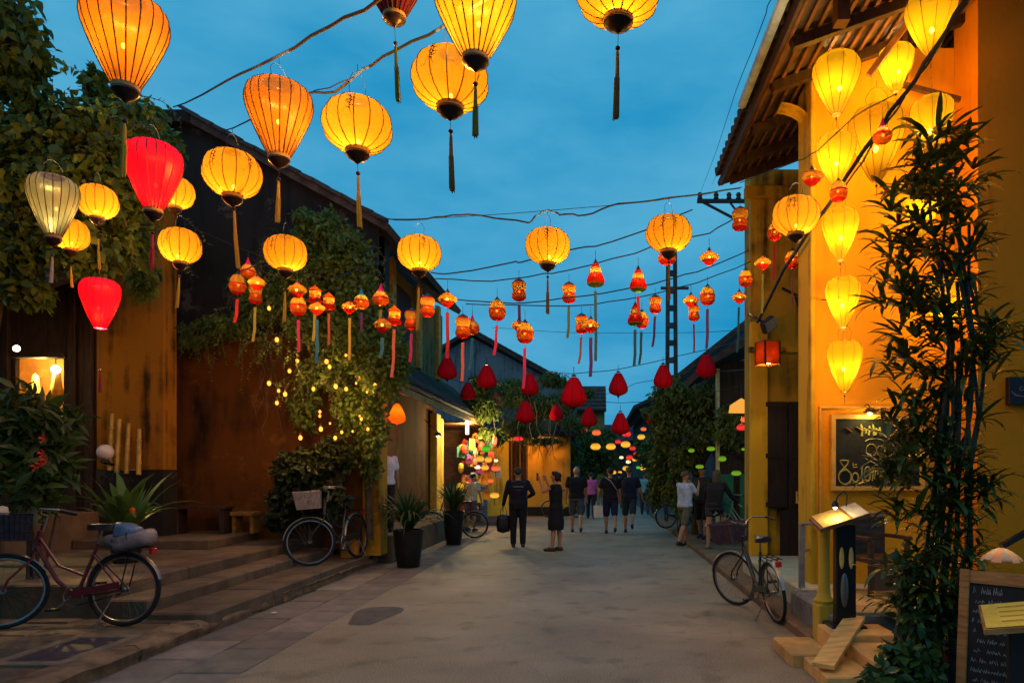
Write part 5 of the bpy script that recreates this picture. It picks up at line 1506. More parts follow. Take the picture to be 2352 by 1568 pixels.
def bicycle(label,loc,heading,scale=1.0,lean=0.0,steer=0.0,frame=(.03,.03,.035),basket=None,rack=True,fend=(.16,.16,.17),group='bicycles',stand=True,metal=0.0):
    """heading: angle of travel in the ground plane; local x forward; origin under the rear axle"""
    root=empty('bicycle',loc,heading,label,'bicycle',group)
    root.scale=(scale,)*3
    root.rotation_euler=(lean,.2*math.sin(steer)*math.sin(lean)/1.06,heading)
    mf=M('bike_paint_%.2f_%.2f_%.2f'%frame,frame,rough=.35,var=.2,bump=.02,spec=.5)
    mfe=M('bike_fender_%.2f_%.2f_%.2f'%fend,fend,rough=.3,var=.3,metal=.5,bump=.02)
    r=.338; WB=1.06
    wheel(root,0,r,r); 
    bb=Vector((.44,0,.28)); st=Vector((.26,0,.76)); hd=Vector((.80,0,.88)); hb=Vector((.85,0,.70)); fa=Vector((WB,0,r))
    b=MB()
    b.tube([hb+Vector((-.01,0,.05)),Vector((.62,0,.42)),bb],.020,8)      # low down tube
    b.tube([hd+Vector((.01,0,-.06)),Vector((.62,0,.56)),Vector((.36,0,.46))],.014,8)
    b.tube([bb,st],.016,8); b.tube([hb,hd],.021,8)
    for s in (-1,1):
        b.tube([bb+Vector((0,s*.03,0)),Vector((.2,s*.05,.30)),Vector((0,s*.06,r))],.010,6)
        b.tube([Vector((.29,s*.02,.66)),Vector((0,s*.06,r))],.009,6)
    b.build('frame',mf,root,True)
    # steering assembly
    ax=Vector((hb.x,0,0))
    sr=bpy.data.objects.new('front_end',None); COL.objects.link(sr); sr.parent=root; sr.location=(.86,0,0); sr.rotation_euler=(0,0,steer)
    O=Vector((.86,0,0))
    b=MB()
    for s in (-1,1):
        b.tube([hb-O+Vector((0,s*.02,-.02)),hb-O+Vector((.02,s*.05,-.08)),fa-O+Vector((-.03,s*.055,.1)),fa-O+Vector((0,s*.055,0))],.010,6)
    b.build('fork',mf,sr,True)
    wheel(sr,fa.x-O.x,r,r)
    b=MB()
    b.tube([hd-O,hd-O+Vector((-.03,0,.14))],.012,8)
    h0=hd-O+Vector((-.03,0,.14))
    for s in (-1,1):
        b.tube([h0,h0+Vector((.06,s*.08,.02)),h0+Vector((.05,s*.2,.06)),h0+Vector((-.08,s*.27,.05)),h0+Vector((-.2,s*.28,.02))],.011,7)
    b.build('handlebar',m_chrome,sr,True)
    for s in (-1,1):
        b=MB(); b.tube([h0+Vector((-.09,s*.272,.05)),h0+Vector((-.22,s*.282,.015))],.016,8); b.build('grip',m_seat,sr,True)
    obj('front_fender',fender_mesh(R(10),R(150)),sr,(fa.x-O.x,0,r),mat=mfe)
    if basket:
        bk=empty('basket',(0,0,0),0,parent=sr)
        mbk=M('basket_%.2f_%.2f_%.2f'%basket,basket,rough=.7,var=.3,scale=20,bump=.2)
        x0,x1,z0,z1=.03,.33,.80,1.04
        def rect(z,e): return [(x0-e*.3,-.15-e,z),(x1+e,-.15-e,z),(x1+e,.15+e,z),(x0-e*.3,.15+e,z)]
        b=MB()
        for z,e,rr in ((z0,0,.006),(z0+.08,.012,.004),(z0+.16,.024,.004),(z1,.036,.008)):
            q=rect(z,e); b.tube(q+[q[0]],rr,4,False)
        lo=rect(z0,0); hi=rect(z1,.036)
        for e in range(4):
            for k in range(9):
                t=k/9
                b.tube([Vector(lo[e]).lerp(Vector(lo[(e+1)%4]),t),Vector(hi[e]).lerp(Vector(hi[(e+1)%4]),t)],.0035,3,False)
        for k in range(8):
            t=k/7; b.tube([Vector(lo[0]).lerp(Vector(lo[1]),t),Vector(lo[3]).lerp(Vector(lo[2]),t)],.0035,3,False)
        o=b.build('wire_mesh',mbk,bk); o['kind']='stuff'
        q0=rect(z0+.005,-.004); q1=rect(z1-.01,.028)
        b=MB()
        for e in range(4): b.quad(q0[e],q0[(e+1)%4],q1[(e+1)%4],q1[e])
        b.quad(*q0); b.build('lining',mbk,bk)
    obj('rear_fender',fender_mesh(R(-5),R(165)),root,(0,0,r),mat=mfe)
    b=MB(); b.tube([st,st+Vector((-.03,0,.12))],.011,7); b.build('seat_post',m_chrome,root,True)
    b=MB(); c=st+Vector((-.05,0,.15))
    bm=[(-.13,.075),(-.10,.095),(-.03,.085),(.04,.05),(.11,.022),(.15,.016)]
    vs=[];fs=[]
    for (x,wd) in bm:
        for (yy,zz) in ((-1,-.02),(-.85,.025),(0,.035),(.85,.025),(1,-.02),(0,-.03)): vs.append((c.x+x,c.y+yy*wd,c.z+zz))
    n=6
    for i in range(len(bm)-1):
        for j in range(n): fs.append((i*n+j,i*n+(j+1)%n,(i+1)*n+(j+1)%n,(i+1)*n+j))
    fs+= [tuple(range(n-1,-1,-1)),tuple(range((len(bm)-1)*n,len(bm)*n))]
    b.add(vs,fs); b.build('saddle',m_seat,root,True)
    b=MB(); b.ring((bb.x,.045,bb.z),.085,.007,24,5,'Y'); b.tube([(bb.x,-.08,bb.z),(bb.x,.08,bb.z)],.014,8)
    b.tube([(bb.x,.07,bb.z),(bb.x+.12,.075,bb.z-.11)],.010,6); b.tube([(bb.x,-.07,bb.z),(bb.x-.12,-.075,bb.z+.11)],.010,6)
    b.build('crank',m_chrome,root,True)
    for s,dx,dz in ((1,.12,-.11),(-1,-.12,.11)):
        b=MB(); b.cbox(bb.x+dx-.04,bb.x+dx+.04,s*.12-.045,s*.12+.045,bb.z+dz-.012,bb.z+dz+.012,.004); b.build('pedal',m_seat,root)
    b=MB(); b.tube([(bb.x-.03,.05,bb.z+.082),(.0,.05,r+.035),(-.03,.05,r),(0,.05,r-.035),(bb.x-.03,.05,bb.z-.082)],.006,4); b.build('chain',m_black,root)
    b=MB(); b.obox((.0,.075,r+.05),(.46,.075,.30),.006,.06); b.build('chain_guard',mf,root)
    if rack:
        b=MB()
        for s in (-.06,0,.06): b.tube([(.20,s,.735),(-.22,s,.725)],.006,5)
        for x in (.15,0,-.18): b.tube([(x,-.06,.73),(x,.06,.73)],.006,5)
        for s in (-.06,.06): b.tube([(-.08,s,.727),(0,s,r)],.006,5)
        b.build('rack',m_black,root,True)
        b=MB(); b.cbox(-.275,-.225,-.03,.03,.66,.72,.01); b.build('rear_reflector',M('red_reflector',(.4,.02,.02),rough=.25),root)
    if stand:
        b=MB(); b.tube([(.05,.06,.30),(.12,.2,.02/scale)],.008,5); b.build('kickstand',m_chrome,root,True)
    return root
def bike_between(rear, front, **k):
    d=Vector(front)-Vector(rear)
    return math.atan2(d.y,d.x)

# near left: maroon frame, parcel on the rack (front to the left)
bk1=bicycle('maroon bicycle with a wrapped parcel on its rack, front end in shadow',(-4.66,6.72,.138),R(180),1.07,lean=R(4),steer=R(38),frame=(.12,.016,.022),basket=(.02,.02,.03))
# near left middle: front wheel turned to us
bk2=bicycle('dark bicycle with a pale front basket leaning by the brown wall',(-4.02,11.50,.218),R(261),1.10,lean=R(5),steer=R(-62),frame=(.02,.018,.015),basket=(.30,.25,.20),fend=(.35,.3,.2))
bk3=bicycle('black bicycle with a wicker basket parked at the cafe kerb',(1.98,7.5,.0),R(97),1.0,lean=R(-7),steer=R(32),frame=(.015,.015,.016),basket=(.06,.04,.06),fend=(.35,.42,.45))
p=W(1091,1237,17.2); bk4=bicycle('bicycle showing only its rear wheel behind the pot at the lantern shop',(p.x,17.2,.0),R(184),1.0,frame=(.25,.18,.06),steer=0)
p=W(1262,1185,25.0); bk5=bicycle('yellow bicycle parked by the mango wall behind the woman with a phone',(p.x,25,.0),R(10),.95,frame=(.5,.35,.03),rack=False)
p=W(1530,1195,19.0); bk6=bicycle('bicycle with pale fenders parked under the tree beside the walkers',(p.x,19,.1),R(20),1.0,frame=(.08,.07,.06),fend=(.5,.5,.45))
p=W(1680,1215,13.2); bk7=bicycle('cream bicycle parked against the cafe pilaster',(3.72,14.9,.1),R(190),1.0,frame=(.45,.38,.2),fend=(.5,.5,.45),basket=(.05,.2,.15))

# parcel and goods on the maroon bicycle
pc=empty('parcel',(-4.58,6.70,.935),R(8),'white and blue wrapped parcel tied on the rear rack of the maroon bicycle','parcel')
pc.scale=(.72,.8,.8)
def lump(sx,sy,sz,seed,sub=3):
    bm=bmesh.new(); bmesh.ops.create_cube(bm,size=1); bmesh.ops.subdivide_edges(bm,edges=bm.edges[:],cuts=sub,use_grid_fill=True)
    r=random.Random(seed)
    for v in bm.verts:
        n=v.co.normalized(); v.co=v.co*.62+n*.30
        v.co=Vector((v.co.x*sx,v.co.y*sy,v.co.z*sz))+Vector((r.uniform(-.012,.012),r.uniform(-.012,.012),r.uniform(-.012,.012)))
    me=bpy.data.meshes.new('lump'); bm.to_mesh(me); bm.free()
    me.polygons.foreach_set('use_smooth',[True]*len(me.polygons)); return me
obj('wrapping',lump(.42,.28,.17,1),pc,(.06,0,.07),(0,R(-12),0),mat=M('white_plastic',(.20,.165,.165),rough=.4,var=.2,bump=.4))
obj('blue_wrapping',lump(.24,.26,.16,2),pc,(-.02,0,.17),(0,R(15),0),mat=M('blue_plastic',(.07,.14,.23),rough=.4,var=.3,bump=.4))
obj('bundle',lump(.15,.2,.12,3),pc,(-.19,0,.07),mat=M('grey_cloth',(.15,.12,.12),var=.3,bump=.4))
b=MB(); b.ring((0,0,0),.16,.012,18,5,'X'); o=b.build('strap',m_black,pc,loc=(.05,0,.10)); o.scale=(1,1,.8); o.rotation_euler=(0,R(-12),0)
for (dx,dz,me,c,nm,lb) in ((.0,.0,lump(.2,.2,.16,5),(.03,.20,.38),'blue_bag','blue bag lying in the basket of the maroon bicycle'),(-.10,.06,lump(.12,.12,.10,6),(.45,.15,.28),'pink_bundle','pink bundle in the basket of the maroon bicycle'),(.09,.08,lump(.1,.1,.1,7),(.5,.42,.32),'cream_bundle','cream bundle in the basket of the maroon bicycle')):
    tag(obj(nm,me,None,(-5.88+dx,6.62,1.18+dz),mat=M(nm+'_m',c,var=.25,bump=.3)),lb,'bag')
# ================================================================== people
def capsule(mb,p0,p1,r0,r1,n=10,sy=1.0):
    p0=Vector(p0); p1=Vector(p1); d=p1-p0; L_=d.length
    if L_<1e-6: d=Vector((0,0,1)); L_=1e-6
    pts=[];rs=[]
    for k in range(4):
        a=-math.pi/2+math.pi/2*k/3; pts.append(p0+d/L_*(math.sin(a)*r0)); rs.append(max(r0*math.cos(a),.0015))
    for k in range(4):
        a=math.pi/2*k/3; pts.append(p1+d/L_*(math.sin(a)*r1)); rs.append(max(r1*math.cos(a),.0015))
    mb.tube(pts,rs,n)
def torso(mb,rings,n=16):
    """rings: (cx,cy,z,rx,ry)"""
    vs=[];fs=[]
    for (cx,cy,z,rx,ry) in rings:
        for k in range(n):
            a=2*math.pi*k/n; c=math.cos(a); s=math.sin(a)
            vs.append((cx+rx*math.copysign(abs(c)**.85,c),cy+ry*math.copysign(abs(s)**.85,s),z))
    for i in range(len(rings)-1):
        for k in range(n):
            k2=(k+1)%n; fs.append((i*n+k,i*n+k2,(i+1)*n+k2,(i+1)*n+k))
    fs+=[tuple(range(n-1,-1,-1)),tuple(range((len(rings)-1)*n,len(rings)*n))]
    mb.add(vs,fs)
def remesh(mb,vox,smooth=2):
    me=mb.mesh('tmp'); o=bpy.data.objects.new('tmp',me); COL.objects.link(o)
    m=o.modifiers.new('r','REMESH'); m.mode='VOXEL'; m.voxel_size=vox
    s=o.modifiers.new('s','SMOOTH'); s.iterations=smooth; s.factor=.5
    dg=bpy.context.evaluated_depsgraph_get(); dg.update()
    ev=o.evaluated_get(dg); out=bpy.data.meshes.new_from_object(ev)
    bpy.data.objects.remove(o)
    out.polygons.foreach_set('use_smooth',[True]*len(out.polygons))
    return out
def hand(mb,wrist,dirv,side,curl=.5,s=1.0):
    """palm + five fingers; dirv along the hand, side = thumb direction"""
    d=Vector(dirv).normalized(); t=Vector(side); t=(t-d*t.dot(d)).normalized(); nrm=d.cross(t)
    w=Vector(wrist); pc=w+d*.075*s
    for q in (-.025,-.008,.009,.025): capsule(mb,w+d*.015*s+t*q*.6*s,pc+t*q*s,.016*s,.013*s,8)
    for q,l in ((-.031,.052),(-.011,.066),(.010,.072),(.030,.064)):
        a=pc+t*q*s; m=a+(d*math.cos(curl)+nrm*math.sin(curl))*l*.55*s; e=m+(d*math.cos(curl*2)+nrm*math.sin(curl*2))*l*.5*s
        capsule(mb,a,m,.0095*s,.009*s,6); capsule(mb,m,e,.009*s,.0075*s,6)
    a=w+d*.03*s+t*.03*s; m=a+(d*.6+t*.7)*.038*s; e=m+(d*.9+t*.25+nrm*.2)*.032*s
    capsule(mb,a,m,.012*s,.010*s,6); capsule(mb,m,e,.010*s,.008*s,6)
SKIN=M('skin',(.42,.21,.12),rough=.55,var=.12,scale=12,bump=.05)
def person(label,loc,heading,h=1.72,legL=None,legR=None,armL=None,armR=None,top=(.02,.02,.03),sleeve='short',bottom='shorts',bcol=(.03,.03,.05),hair=(.02,.012,.01),hairstyle='short',shoe=(.02,.02,.02),lean=0.0,turn=0.0,build=1.0,dress=False,cap=None,socks=None,headtilt=0.0):
    """heading: direction faced (0 = away, +Y). legs: (hip fwd angle, knee bend); arms: list elbow, wrist offsets from shoulder"""
    k=h/1.75
    legL=legL or (0,0); legR=legR or (0,0)
    hipz=.92; B=build
    def leg(sx,an):
        hip=Vector((sx*.095,0,hipz)); th=.44; sh=.42
        kn=hip+Vector((sx*.01,math.sin(an[0])*th,-math.cos(an[0])*th))
        b2=an[0]-an[1]
        ank=kn+Vector((0,math.sin(b2)*sh,-math.cos(b2)*sh))
        return hip,kn,ank,b2
    LG=[leg(-1,legL),leg(1,legR)]
    zmin=min(l[2].z for l in LG)-.075
    ln=Vector((0,math.sin(lean),0))
    def up(p):   # lean of the upper body about the hips
        p=Vector(p); dz=p.z-hipz
        return Vector((p.x,p.y+dz*math.sin(lean),hipz+dz*math.cos(lean)))
    shz=1.42
    def arm(sx,a):
        s=up((sx*.185*B,0,shz))
        if a is None: a=((sx*.05,.02,-.28),(sx*.02,.08,-.26))
        e=s+Vector(a[0]); w=e+Vector(a[1]); return s,e,w
    AR=[arm(-1,armL),arm(1,armR)]
    head=up((0,.02,1.635))+Vector((headtilt*.1,0,0)); neck=up((0,0,1.46))
    body=MB()
    rings=[(0,0,.86,.15*B,.105*B),(0,0,.95,.17*B,.115*B),(0,0,1.05,.15*B,.10*B),(0,.005,1.2,.16*B,.11*B),(0,.005,1.33,.175*B,.112*B),(0,0,1.42,.15*B,.085),(0,0,1.475,.06,.055)]
    rr=[]
    for cx,cy,z,rx,ry in rings:
        q=up((cx,cy,z)); rr.append((q.x,q.y,q.z,rx,ry))
    torso(body,rr)
    capsule(body,neck-Vector((0,0,.04)),head-Vector((0,0,.05)),.055,.052)
    body.sphere(head,.10,14,10,(.76,.93,1.16))
    hd=Euler((0,0,turn)).to_matrix()
    def hp(x,y,z): return head+hd@Vector((x,y,z))
    capsule(body,hp(0,.02,-.06),hp(0,.055,-.085),.05,.03)
    capsule(body,hp(0,.088,.0),hp(0,.108,-.025),.010,.014,6)
    for s in (-1,1): capsule(body,hp(s*.078,-.005,.015),hp(s*.080,-.008,-.02),.014,.011,6)
    for (hip,kn,ank,b2) in LG:
        capsule(body,hip,kn,.085*B,.056); capsule(body,kn,kn.lerp(ank,.35)+Vector((0,-.015,0)),.054,.056); capsule(body,kn.lerp(ank,.35)+Vector((0,-.012,0)),ank,.054,.036)
        toe=ank+Vector((0,math.cos(b2*.6)*.15,-.045-math.sin(-b2*.6)*.10)); heel=ank+Vector((0,-.03,-.045))
        capsule(body,heel,toe,.036,.028); capsule(body,ank,ank+Vector((0,.04,-.03)),.038,.034)
    for s,(sh,el,wr) in zip((-1,1),AR):
        capsule(body,sh,el,.050*B,.038); capsule(body,el,wr,.038,.025)
        d=(wr-el).normalized(); hand(body,wr,d,Vector((-s*.3,.9,.2)),.35)
    me=remesh(body,.0095,2)
    root=obj('person',me,None,loc,(0,0,heading),(k,)*3,SKIN)
    root.location.z=loc[2]-zmin*k
    tag(root,label,'person','people in the street')
    def cloth(name,mb,col,vox=.014,rough=.85):
        m=M('cloth_%s_%.2f_%.2f_%.2f'%(name,*col),col,rough=rough,var=.22,scale=9,bump=.3)
        return obj(name,remesh(mb,vox,2),root,mat=m)
    # top
    t=MB(); e=.018
    z0=.90 if not dress else .84
    R2=[(cx,cy,z,rx*(1.08)+e,ry*1.12+e) for (cx,cy,z,rx,ry) in rings[1:6]]
    R2=[(0,0,z0,.172*B+e,.125*B+e)]+R2+[(0,0,1.475,.085,.075)]
    R3=[]
    for cx,cy,z,rx,ry in R2:
        q=up((cx,cy,z)); R3.append((q.x,q.y,q.z,rx,ry))
    torso(t,R3)
    for (sh,el,wr) in AR:
        if sleeve=='short': capsule(t,sh,sh.lerp(el,.62),.066*B,.064*B)
        elif sleeve=='long': capsule(t,sh,el,.066*B,.054); capsule(t,el,el.lerp(wr,.93),.054,.042)
        else: capsule(t,sh,sh.lerp(el,.12),.058*B,.056*B)
    cloth('dress_top' if dress else 'shirt',t,top)
    # bottom
    q=MB()
    if dress:
        torso(q,[(0,0,.98,.17*B,.125*B),(0,0,.85,.20*B,.15*B),(0,0,.62,.22*B,.18*B),(-.01,0,.46,.20*B,.17*B)])
        cloth('skirt',q,bcol)
    else:
        torso(q,[(0,0,.84,.175*B,.13*B),(0,0,.92,.182*B,.135*B),(0,0,1.0,.17*B,.122*B)])
        for (hip,kn,ank,b2) in LG:
            if bottom=='trousers': capsule(q,hip,kn,.108*B,.082); capsule(q,kn,ank+Vector((0,-.005,.02)),.080,.066)
            elif bottom=='short_shorts': capsule(q,hip,hip.lerp(kn,.38),.108*B,.102*B)
            else: capsule(q,hip,hip.lerp(kn,.92),.108*B,.092)
        cloth('trousers' if bottom=='trousers' else 'shorts',q,bcol)
    for (hip,kn,ank,b2) in LG:
        f=MB(); toe=ank+Vector((0,math.cos(b2*.6)*.17,-.048-math.sin(-b2*.6)*.11)); heel=ank+Vector((0,-.045,-.045))
        capsule(f,heel,toe,.044,.036); capsule(f,ank.lerp(heel,.5),ank.lerp(toe,.4),.046,.04)
        obj('shoe',remesh(f,.012,1),root,mat=M('shoe_%.2f_%.2f'%(shoe[0],shoe[2]),shoe,rough=.6,var=.2))
    # hair
    g=MB(); hm=M('hair_%.2f_%.2f'%(hair[0],hair[1]),hair,rough=.6,var=.35,scale=40,stretch=(1,1,.2),bump=.4)
    if hairstyle!='bald':
        for (x,y,z,r_) in ((0,-.02,.045,.088),(0,-.045,.02,.08),(.03,-.02,.05,.072),(-.03,-.02,.05,.072),(0,.03,.075,.06)):
            g.sphere(hp(x,y,z),r_,10,8,(.95,1,.9))
        if hairstyle=='long':
            capsule(g,hp(0,-.06,0),hp(0,-.085,-.22),.07,.045)
            capsule(g,hp(.05,-.03,0),hp(.06,-.05,-.16),.04,.03); capsule(g,hp(-.05,-.03,0),hp(-.06,-.05,-.16),.04,.03)
        if hairstyle=='bun': g.sphere(hp(0,-.05,-.03),.085,8,6); g.sphere(hp(0,-.10,.03),.06,8,6); capsule(g,hp(0,-.10,.04),hp(0,-.13,-.10),.035,.02)
        obj('hair',remesh(g,.012,1),root,mat=hm)
    if cap:
        c=MB(); c.sphere(hp(0,-.01,.05),.095,12,8,(.9,1.05,.85)); capsule(c,hp(-.03,.08,.06),hp(-.03,.17,.045),.03,.02); capsule(c,hp(.03,.08,.06),hp(.03,.17,.045),.03,.02)
        obj('cap',remesh(c,.012,1),root,mat=M('cap_%.2f'%cap[0],cap,rough=.8))
    for s in (-1,1):
        ey=MB(); ey.sphere(hp(s*.032,.083,.012),.011,6,5); ey.build('eye',M('eye_dark',(.02,.015,.012),rough=.2,bump=0),root,True)
    return root
def wpos(p,local):   # world position of a point in the person's frame
    return p.matrix_basis @ Vector(local)

P1=person('person in a dark tracksuit standing with their back to us and a bag',(W(1190,1255,15.2).x,15.2,0),R(8),1.74,(.02,0),(-.02,0),((-.08,.02,-.27),(-.05,.06,-.24)),((.14,-.04,-.24),(-.10,.14,-.08)),top=(.012,.010,.020),sleeve='long',bottom='trousers',bcol=(.010,.010,.016),hair=(.035,.028,.024),shoe=(.03,.03,.03),build=1.08)
P2=person('person in a black sleeveless dress raising a phone',(W(1277,1264,14.4).x,14.4,0),R(70),1.66,(.06,0),(-.05,.0),((-.04,.20,-.12),(.02,.10,.24)),((.06,.22,-.10),(-.04,.10,.22)),top=(.008,.008,.012),sleeve='none',bcol=(.008,.008,.012),dress=True,hairstyle='bun',hair=(.015,.01,.01),shoe=(.05,.03,.02),build=.96)
P3=person('tall person in black tee and grey shorts walking away',(W(1324,1222,18.9).x,18.9,0),R(4),1.82,(.22,.1),(-.22,.35),None,None,top=(.010,.009,.012),bcol=(.06,.065,.08),hair=(.12,.08,.05),hairstyle='bald',build=1.12)
P4=person('person in dark tee and blue shorts carrying a white shopping bag',(W(1402,1225,18.5).x,18.5,0),R(2),1.78,(.18,.05),(-.25,.45),((-.10,.02,-.27),(-.03,.07,-.25)),None,top=(.012,.010,.013),bcol=(.012,.016,.055),build=1.06)
P5=person('person in navy tee and long dark shorts walking away at the right of the group',(W(1445,1222,18.8).x,18.8,0),R(-6),1.80,(.12,.0),(-.35,.55),None,((.10,.02,-.27),(.05,.07,-.24)),top=(.010,.014,.035),bcol=(.015,.03,.04),hair=(.07,.05,.035),build=1.1)
P6=person('person in a pink shirt further down the street',(W(1357,1190,24.6).x,24.6,0),R(0),1.66,(.2,.1),(-.2,.3),None,None,top=(.50,.10,.32),bcol=(.02,.015,.02),bottom='trousers')
P7=person('person in a pale blue tee and khaki shorts photographing beside the kerb',(W(1573,1252,15.5).x,15.5,0),R(-48),1.70,(.30,.15),(-.32,.15),((-.02,.16,-.22),(.05,.12,.22)),((.05,.16,-.22),(-.05,.12,.22)),top=(.42,.50,.66),bcol=(.09,.10,.065),hair=(.10,.07,.03),turn=-.2)
P8=person('person in dark clothes and a cap facing the street',(W(1612,1247,16.1).x,16.1,.10),R(150),1.70,(.06,.0),(-.12,.2),None,None,top=(.025,.028,.02),bcol=(.012,.012,.016),cap=(.10,.04,.05))
P9=person('person in a dark top and short grey shorts stepping up to a bicycle',(W(1640,1270,14.0).x,14.0,.10),R(-28),1.62,(-.10,.0),(1.05,1.25),((-.08,.06,-.26),(.02,.10,-.22)),((.12,.10,-.24),(.12,.14,-.18)),top=(.010,.009,.012),sleeve='long',bottom='short_shorts',bcol=(.035,.038,.05),hairstyle='long',hair=(.06,.045,.02),shoe=(.25,.14,.07),lean=.28)
P10=person('person in a white shirt half hidden by the corner pier',(-4.03,13.0,.53),R(20),1.70,None,None,((-.05,.15,-.22),(.05,.2,-.05)),None,top=(.62,.66,.74),bcol=(.03,.025,.025),lean=.18,headtilt=-.4,turn=.5,bottom='trousers')
P11=person('person in a cream shirt and white hat browsing at the lantern shop',(W(1082,1200,19.3).x,19.3,.0),R(-20),1.64,None,None,None,None,top=(.55,.45,.32),bcol=(.12,.08,.10),cap=(.7,.75,.78),lean=.15)
P12=person('person in a turquoise top far down the street',(W(1481,1180,27).x,27,0),R(0),1.66,(.2,.1),(-.2,.3),None,None,top=(.15,.42,.45),bcol=(.05,.04,.06),bottom='trousers')
P13=person('person in a violet top between the two walkers far away',(W(1422,1165,32).x,32,0),R(0),1.64,(.2,.1),(-.2,.3),None,None,top=(.35,.08,.30),bcol=(.02,.02,.03),bottom='trousers')
bpy.context.view_layer.update()
# things they hold
def hand_item(p, sx, armv, lean=0.0):
    s=Vector((sx*.185,math.sin(lean)*.5,1.42)); return wpos(p, s+Vector(armv[0])+Vector(armv[1])*1.18)
q=hand_item(P4,-1,((-.10,.02,-.27),(-.03,.07,-.25)))
bg=empty('shopping_bag',q,R(10),'white paper shopping bag hanging from a walker\'s hand','bag')
b=MB(); b.add([(-.13,-.05,-.12),(.13,-.05,-.12),(.13,.05,-.12),(-.13,.05,-.12),(-.12,-.045,-.44),(.12,-.045,-.44),(.12,.045,-.44),(-.12,.045,-.44)],[(0,1,5,4),(1,2,6,5),(2,3,7,6),(3,0,4,7),(4,5,6,7)]); b.build('sack',M('white_paper',(.72,.70,.62),rough=.8,var=.1,bump=.2),bg)
for s in (-.05,.05):
    b=MB(); b.tube([(-.07,s,-.12),(-.05,s*.4,.0),(.05,s*.4,.0),(.07,s,-.12)],.005,4); b.build('handle',M('white_paper',(.72,.70,.62)),bg)
q=hand_item(P1,-1,((-.08,.02,-.27),(-.05,.06,-.24)))
bg=empty('handbag',q,R(10),'dark handbag hanging from the hand of the tracksuit wearer','bag')
obj('pouch',lump(.26,.12,.34,8),bg,(0,0,-.36),mat=M('black_leather',(.012,.010,.014),rough=.4))
b=MB(); b.tube([(-.08,0,-.22),(-.05,0,.0),(.05,0,.0),(.08,0,-.22)],.008,5); b.build('strap',m_black,bg)
q=wpos(P2,(-.18,.37,1.63)); ph=empty('phone',q,R(70),'dark phone held up by the person in the dress','phone')
b=MB(); b.cbox(-.04,.04,-.006,.006,-.08,.08,.004); b.build('case',m_black,ph)
b=MB(); b.box(-.035,.035,-.0085,-.0065,-.07,.07); b.build('screen',M('phone_glass',(.03,.03,.04),rough=.15,bump=0),ph)
b=MB(); b.tube([P4.matrix_basis@Vector(x) for x in ((-.14,-.02,1.50),(.0,-.155,1.40),(.17,-.15,1.15),(.19,-.08,.98))],.010,5); tag(b.build('bag_strap',M('pale_strap',(.4,.36,.33))),'pale shoulder strap across the back of the blue shorts wearer','strap')
# tracksuit print
for zz,w,hh in ((1.335,.115,.030),(1.26,.06,.010)):
    b=MB(); pts=[]
    for i in range(7):
        x=-w+2*w*i/6; pts.append((x,-.150-.004*math.cos(x*6)+.10*x*x*4,zz))
    for a,c in zip(pts,pts[1:]): b.quad((a[0],a[1],zz-hh/2),(c[0],c[1],zz-hh/2),(c[0],c[1],zz+hh/2),(a[0],a[1],zz+hh/2))
    b.build('back_print',M('grey_print',(.14,.13,.15),rough=.7),P1)
# ================================================================== cafe props
# framed chalkboard on the orange wall
cb=empty('chalkboard',(0,0,0),0,'framed black chalkboard with chalk writing on the orange wall','chalkboard')
tl=W(1918,962,7.93); br=W(2112,1116,7.93)
x0,x1,z1,z0=tl.x,br.x,tl.z,br.z
m_fr=M('ochre_frame',(.60,.32,.05),rough=.6,var=.2)
b=MB(); b.box(x0,x1,7.93,7.96,z0,z1); b.build('board',M('blackboard',(.014,.016,.013),rough=.75,var=.5,scale=5,bump=.05),cb)
for (a0,a1,c0,c1) in ((x0-.05,x1+.05,z1,z1+.05),(x0-.05,x1+.05,z0-.05,z0),(x0-.05,x0-.001,z0+.001,z1-.001),(x1+.001,x1+.05,z0+.001,z1-.001)):
    b=MB(); b.box(a0,a1,7.90,7.97,c0,c1); b.build('frame_bar',m_fr,cb)
for (a0,a1,c0,c1) in ((x0-.17,x1+.17,z1+.13,z1+.155),(x0-.17,x0-.145,z0-.4,z1+.129)):
    b=MB(); b.box(a0,a1,7.965,7.995,c0,c1); b.build('wall_moulding',m_fr,cb)
m_chalk=M('yellow_chalk',(.34,.30,.07),rough=.95,var=.45,scale=60,bump=0)
def text(parent,name,s,loc,size,mat,rot=(R(90),0,0),ext=.001,shear=0):
    c=bpy.data.curves.new(name,'FONT'); c.body=s; c.size=size; c.extrude=ext; c.shear=shear
    o=bpy.data.objects.new(name,c); COL.objects.link(o)
    bpy.context.view_layer.update()
    me=bpy.data.meshes.new_from_object(o.evaluated_get(bpy.context.evaluated_depsgraph_get()))
    bpy.data.objects.remove(o)
    me.materials.clear(); me.materials.append(mat)
    return obj(name,me,parent,loc,rot)
def stroke(parent,name,pts,r,mat,y=7.926):
    b=MB(); b.tube([(x0+p[0],y,z0+p[1]) for p in pts],[r*(1+.25*math.sin(7*i)) for i in range(len(pts))],4); return b.build(name,mat,parent)
def arc(cx,cz,rx,rz_,a0,a1,n=14): return [(cx+rx*math.cos(R(a0+(a1-a0)*k/n)),cz+rz_*math.sin(R(a0+(a1-a0)*k/n))) for k in range(n+1)]
stroke(cb,'chalk_writing',arc(.115,.105,.075,.085,60,420)[:-1]+[(.15,.175),(.075,.255),(.06,.285)],.010,m_chalk)
stroke(cb,'chalk_writing',[(.155,.29),(.14,.25),(.085,.19),(.07,.17)],.009,m_chalk)
stroke(cb,'chalk_writing',[(.055,.295),(.10,.30),(.16,.292)],.008,m_chalk)
stroke(cb,'chalk_writing',[(.205,.27),(.21,.22),(.235,.215),(.255,.225)],.007,m_chalk)
stroke(cb,'chalk_writing',[(.20,.245),(.25,.25)],.006,m_chalk)
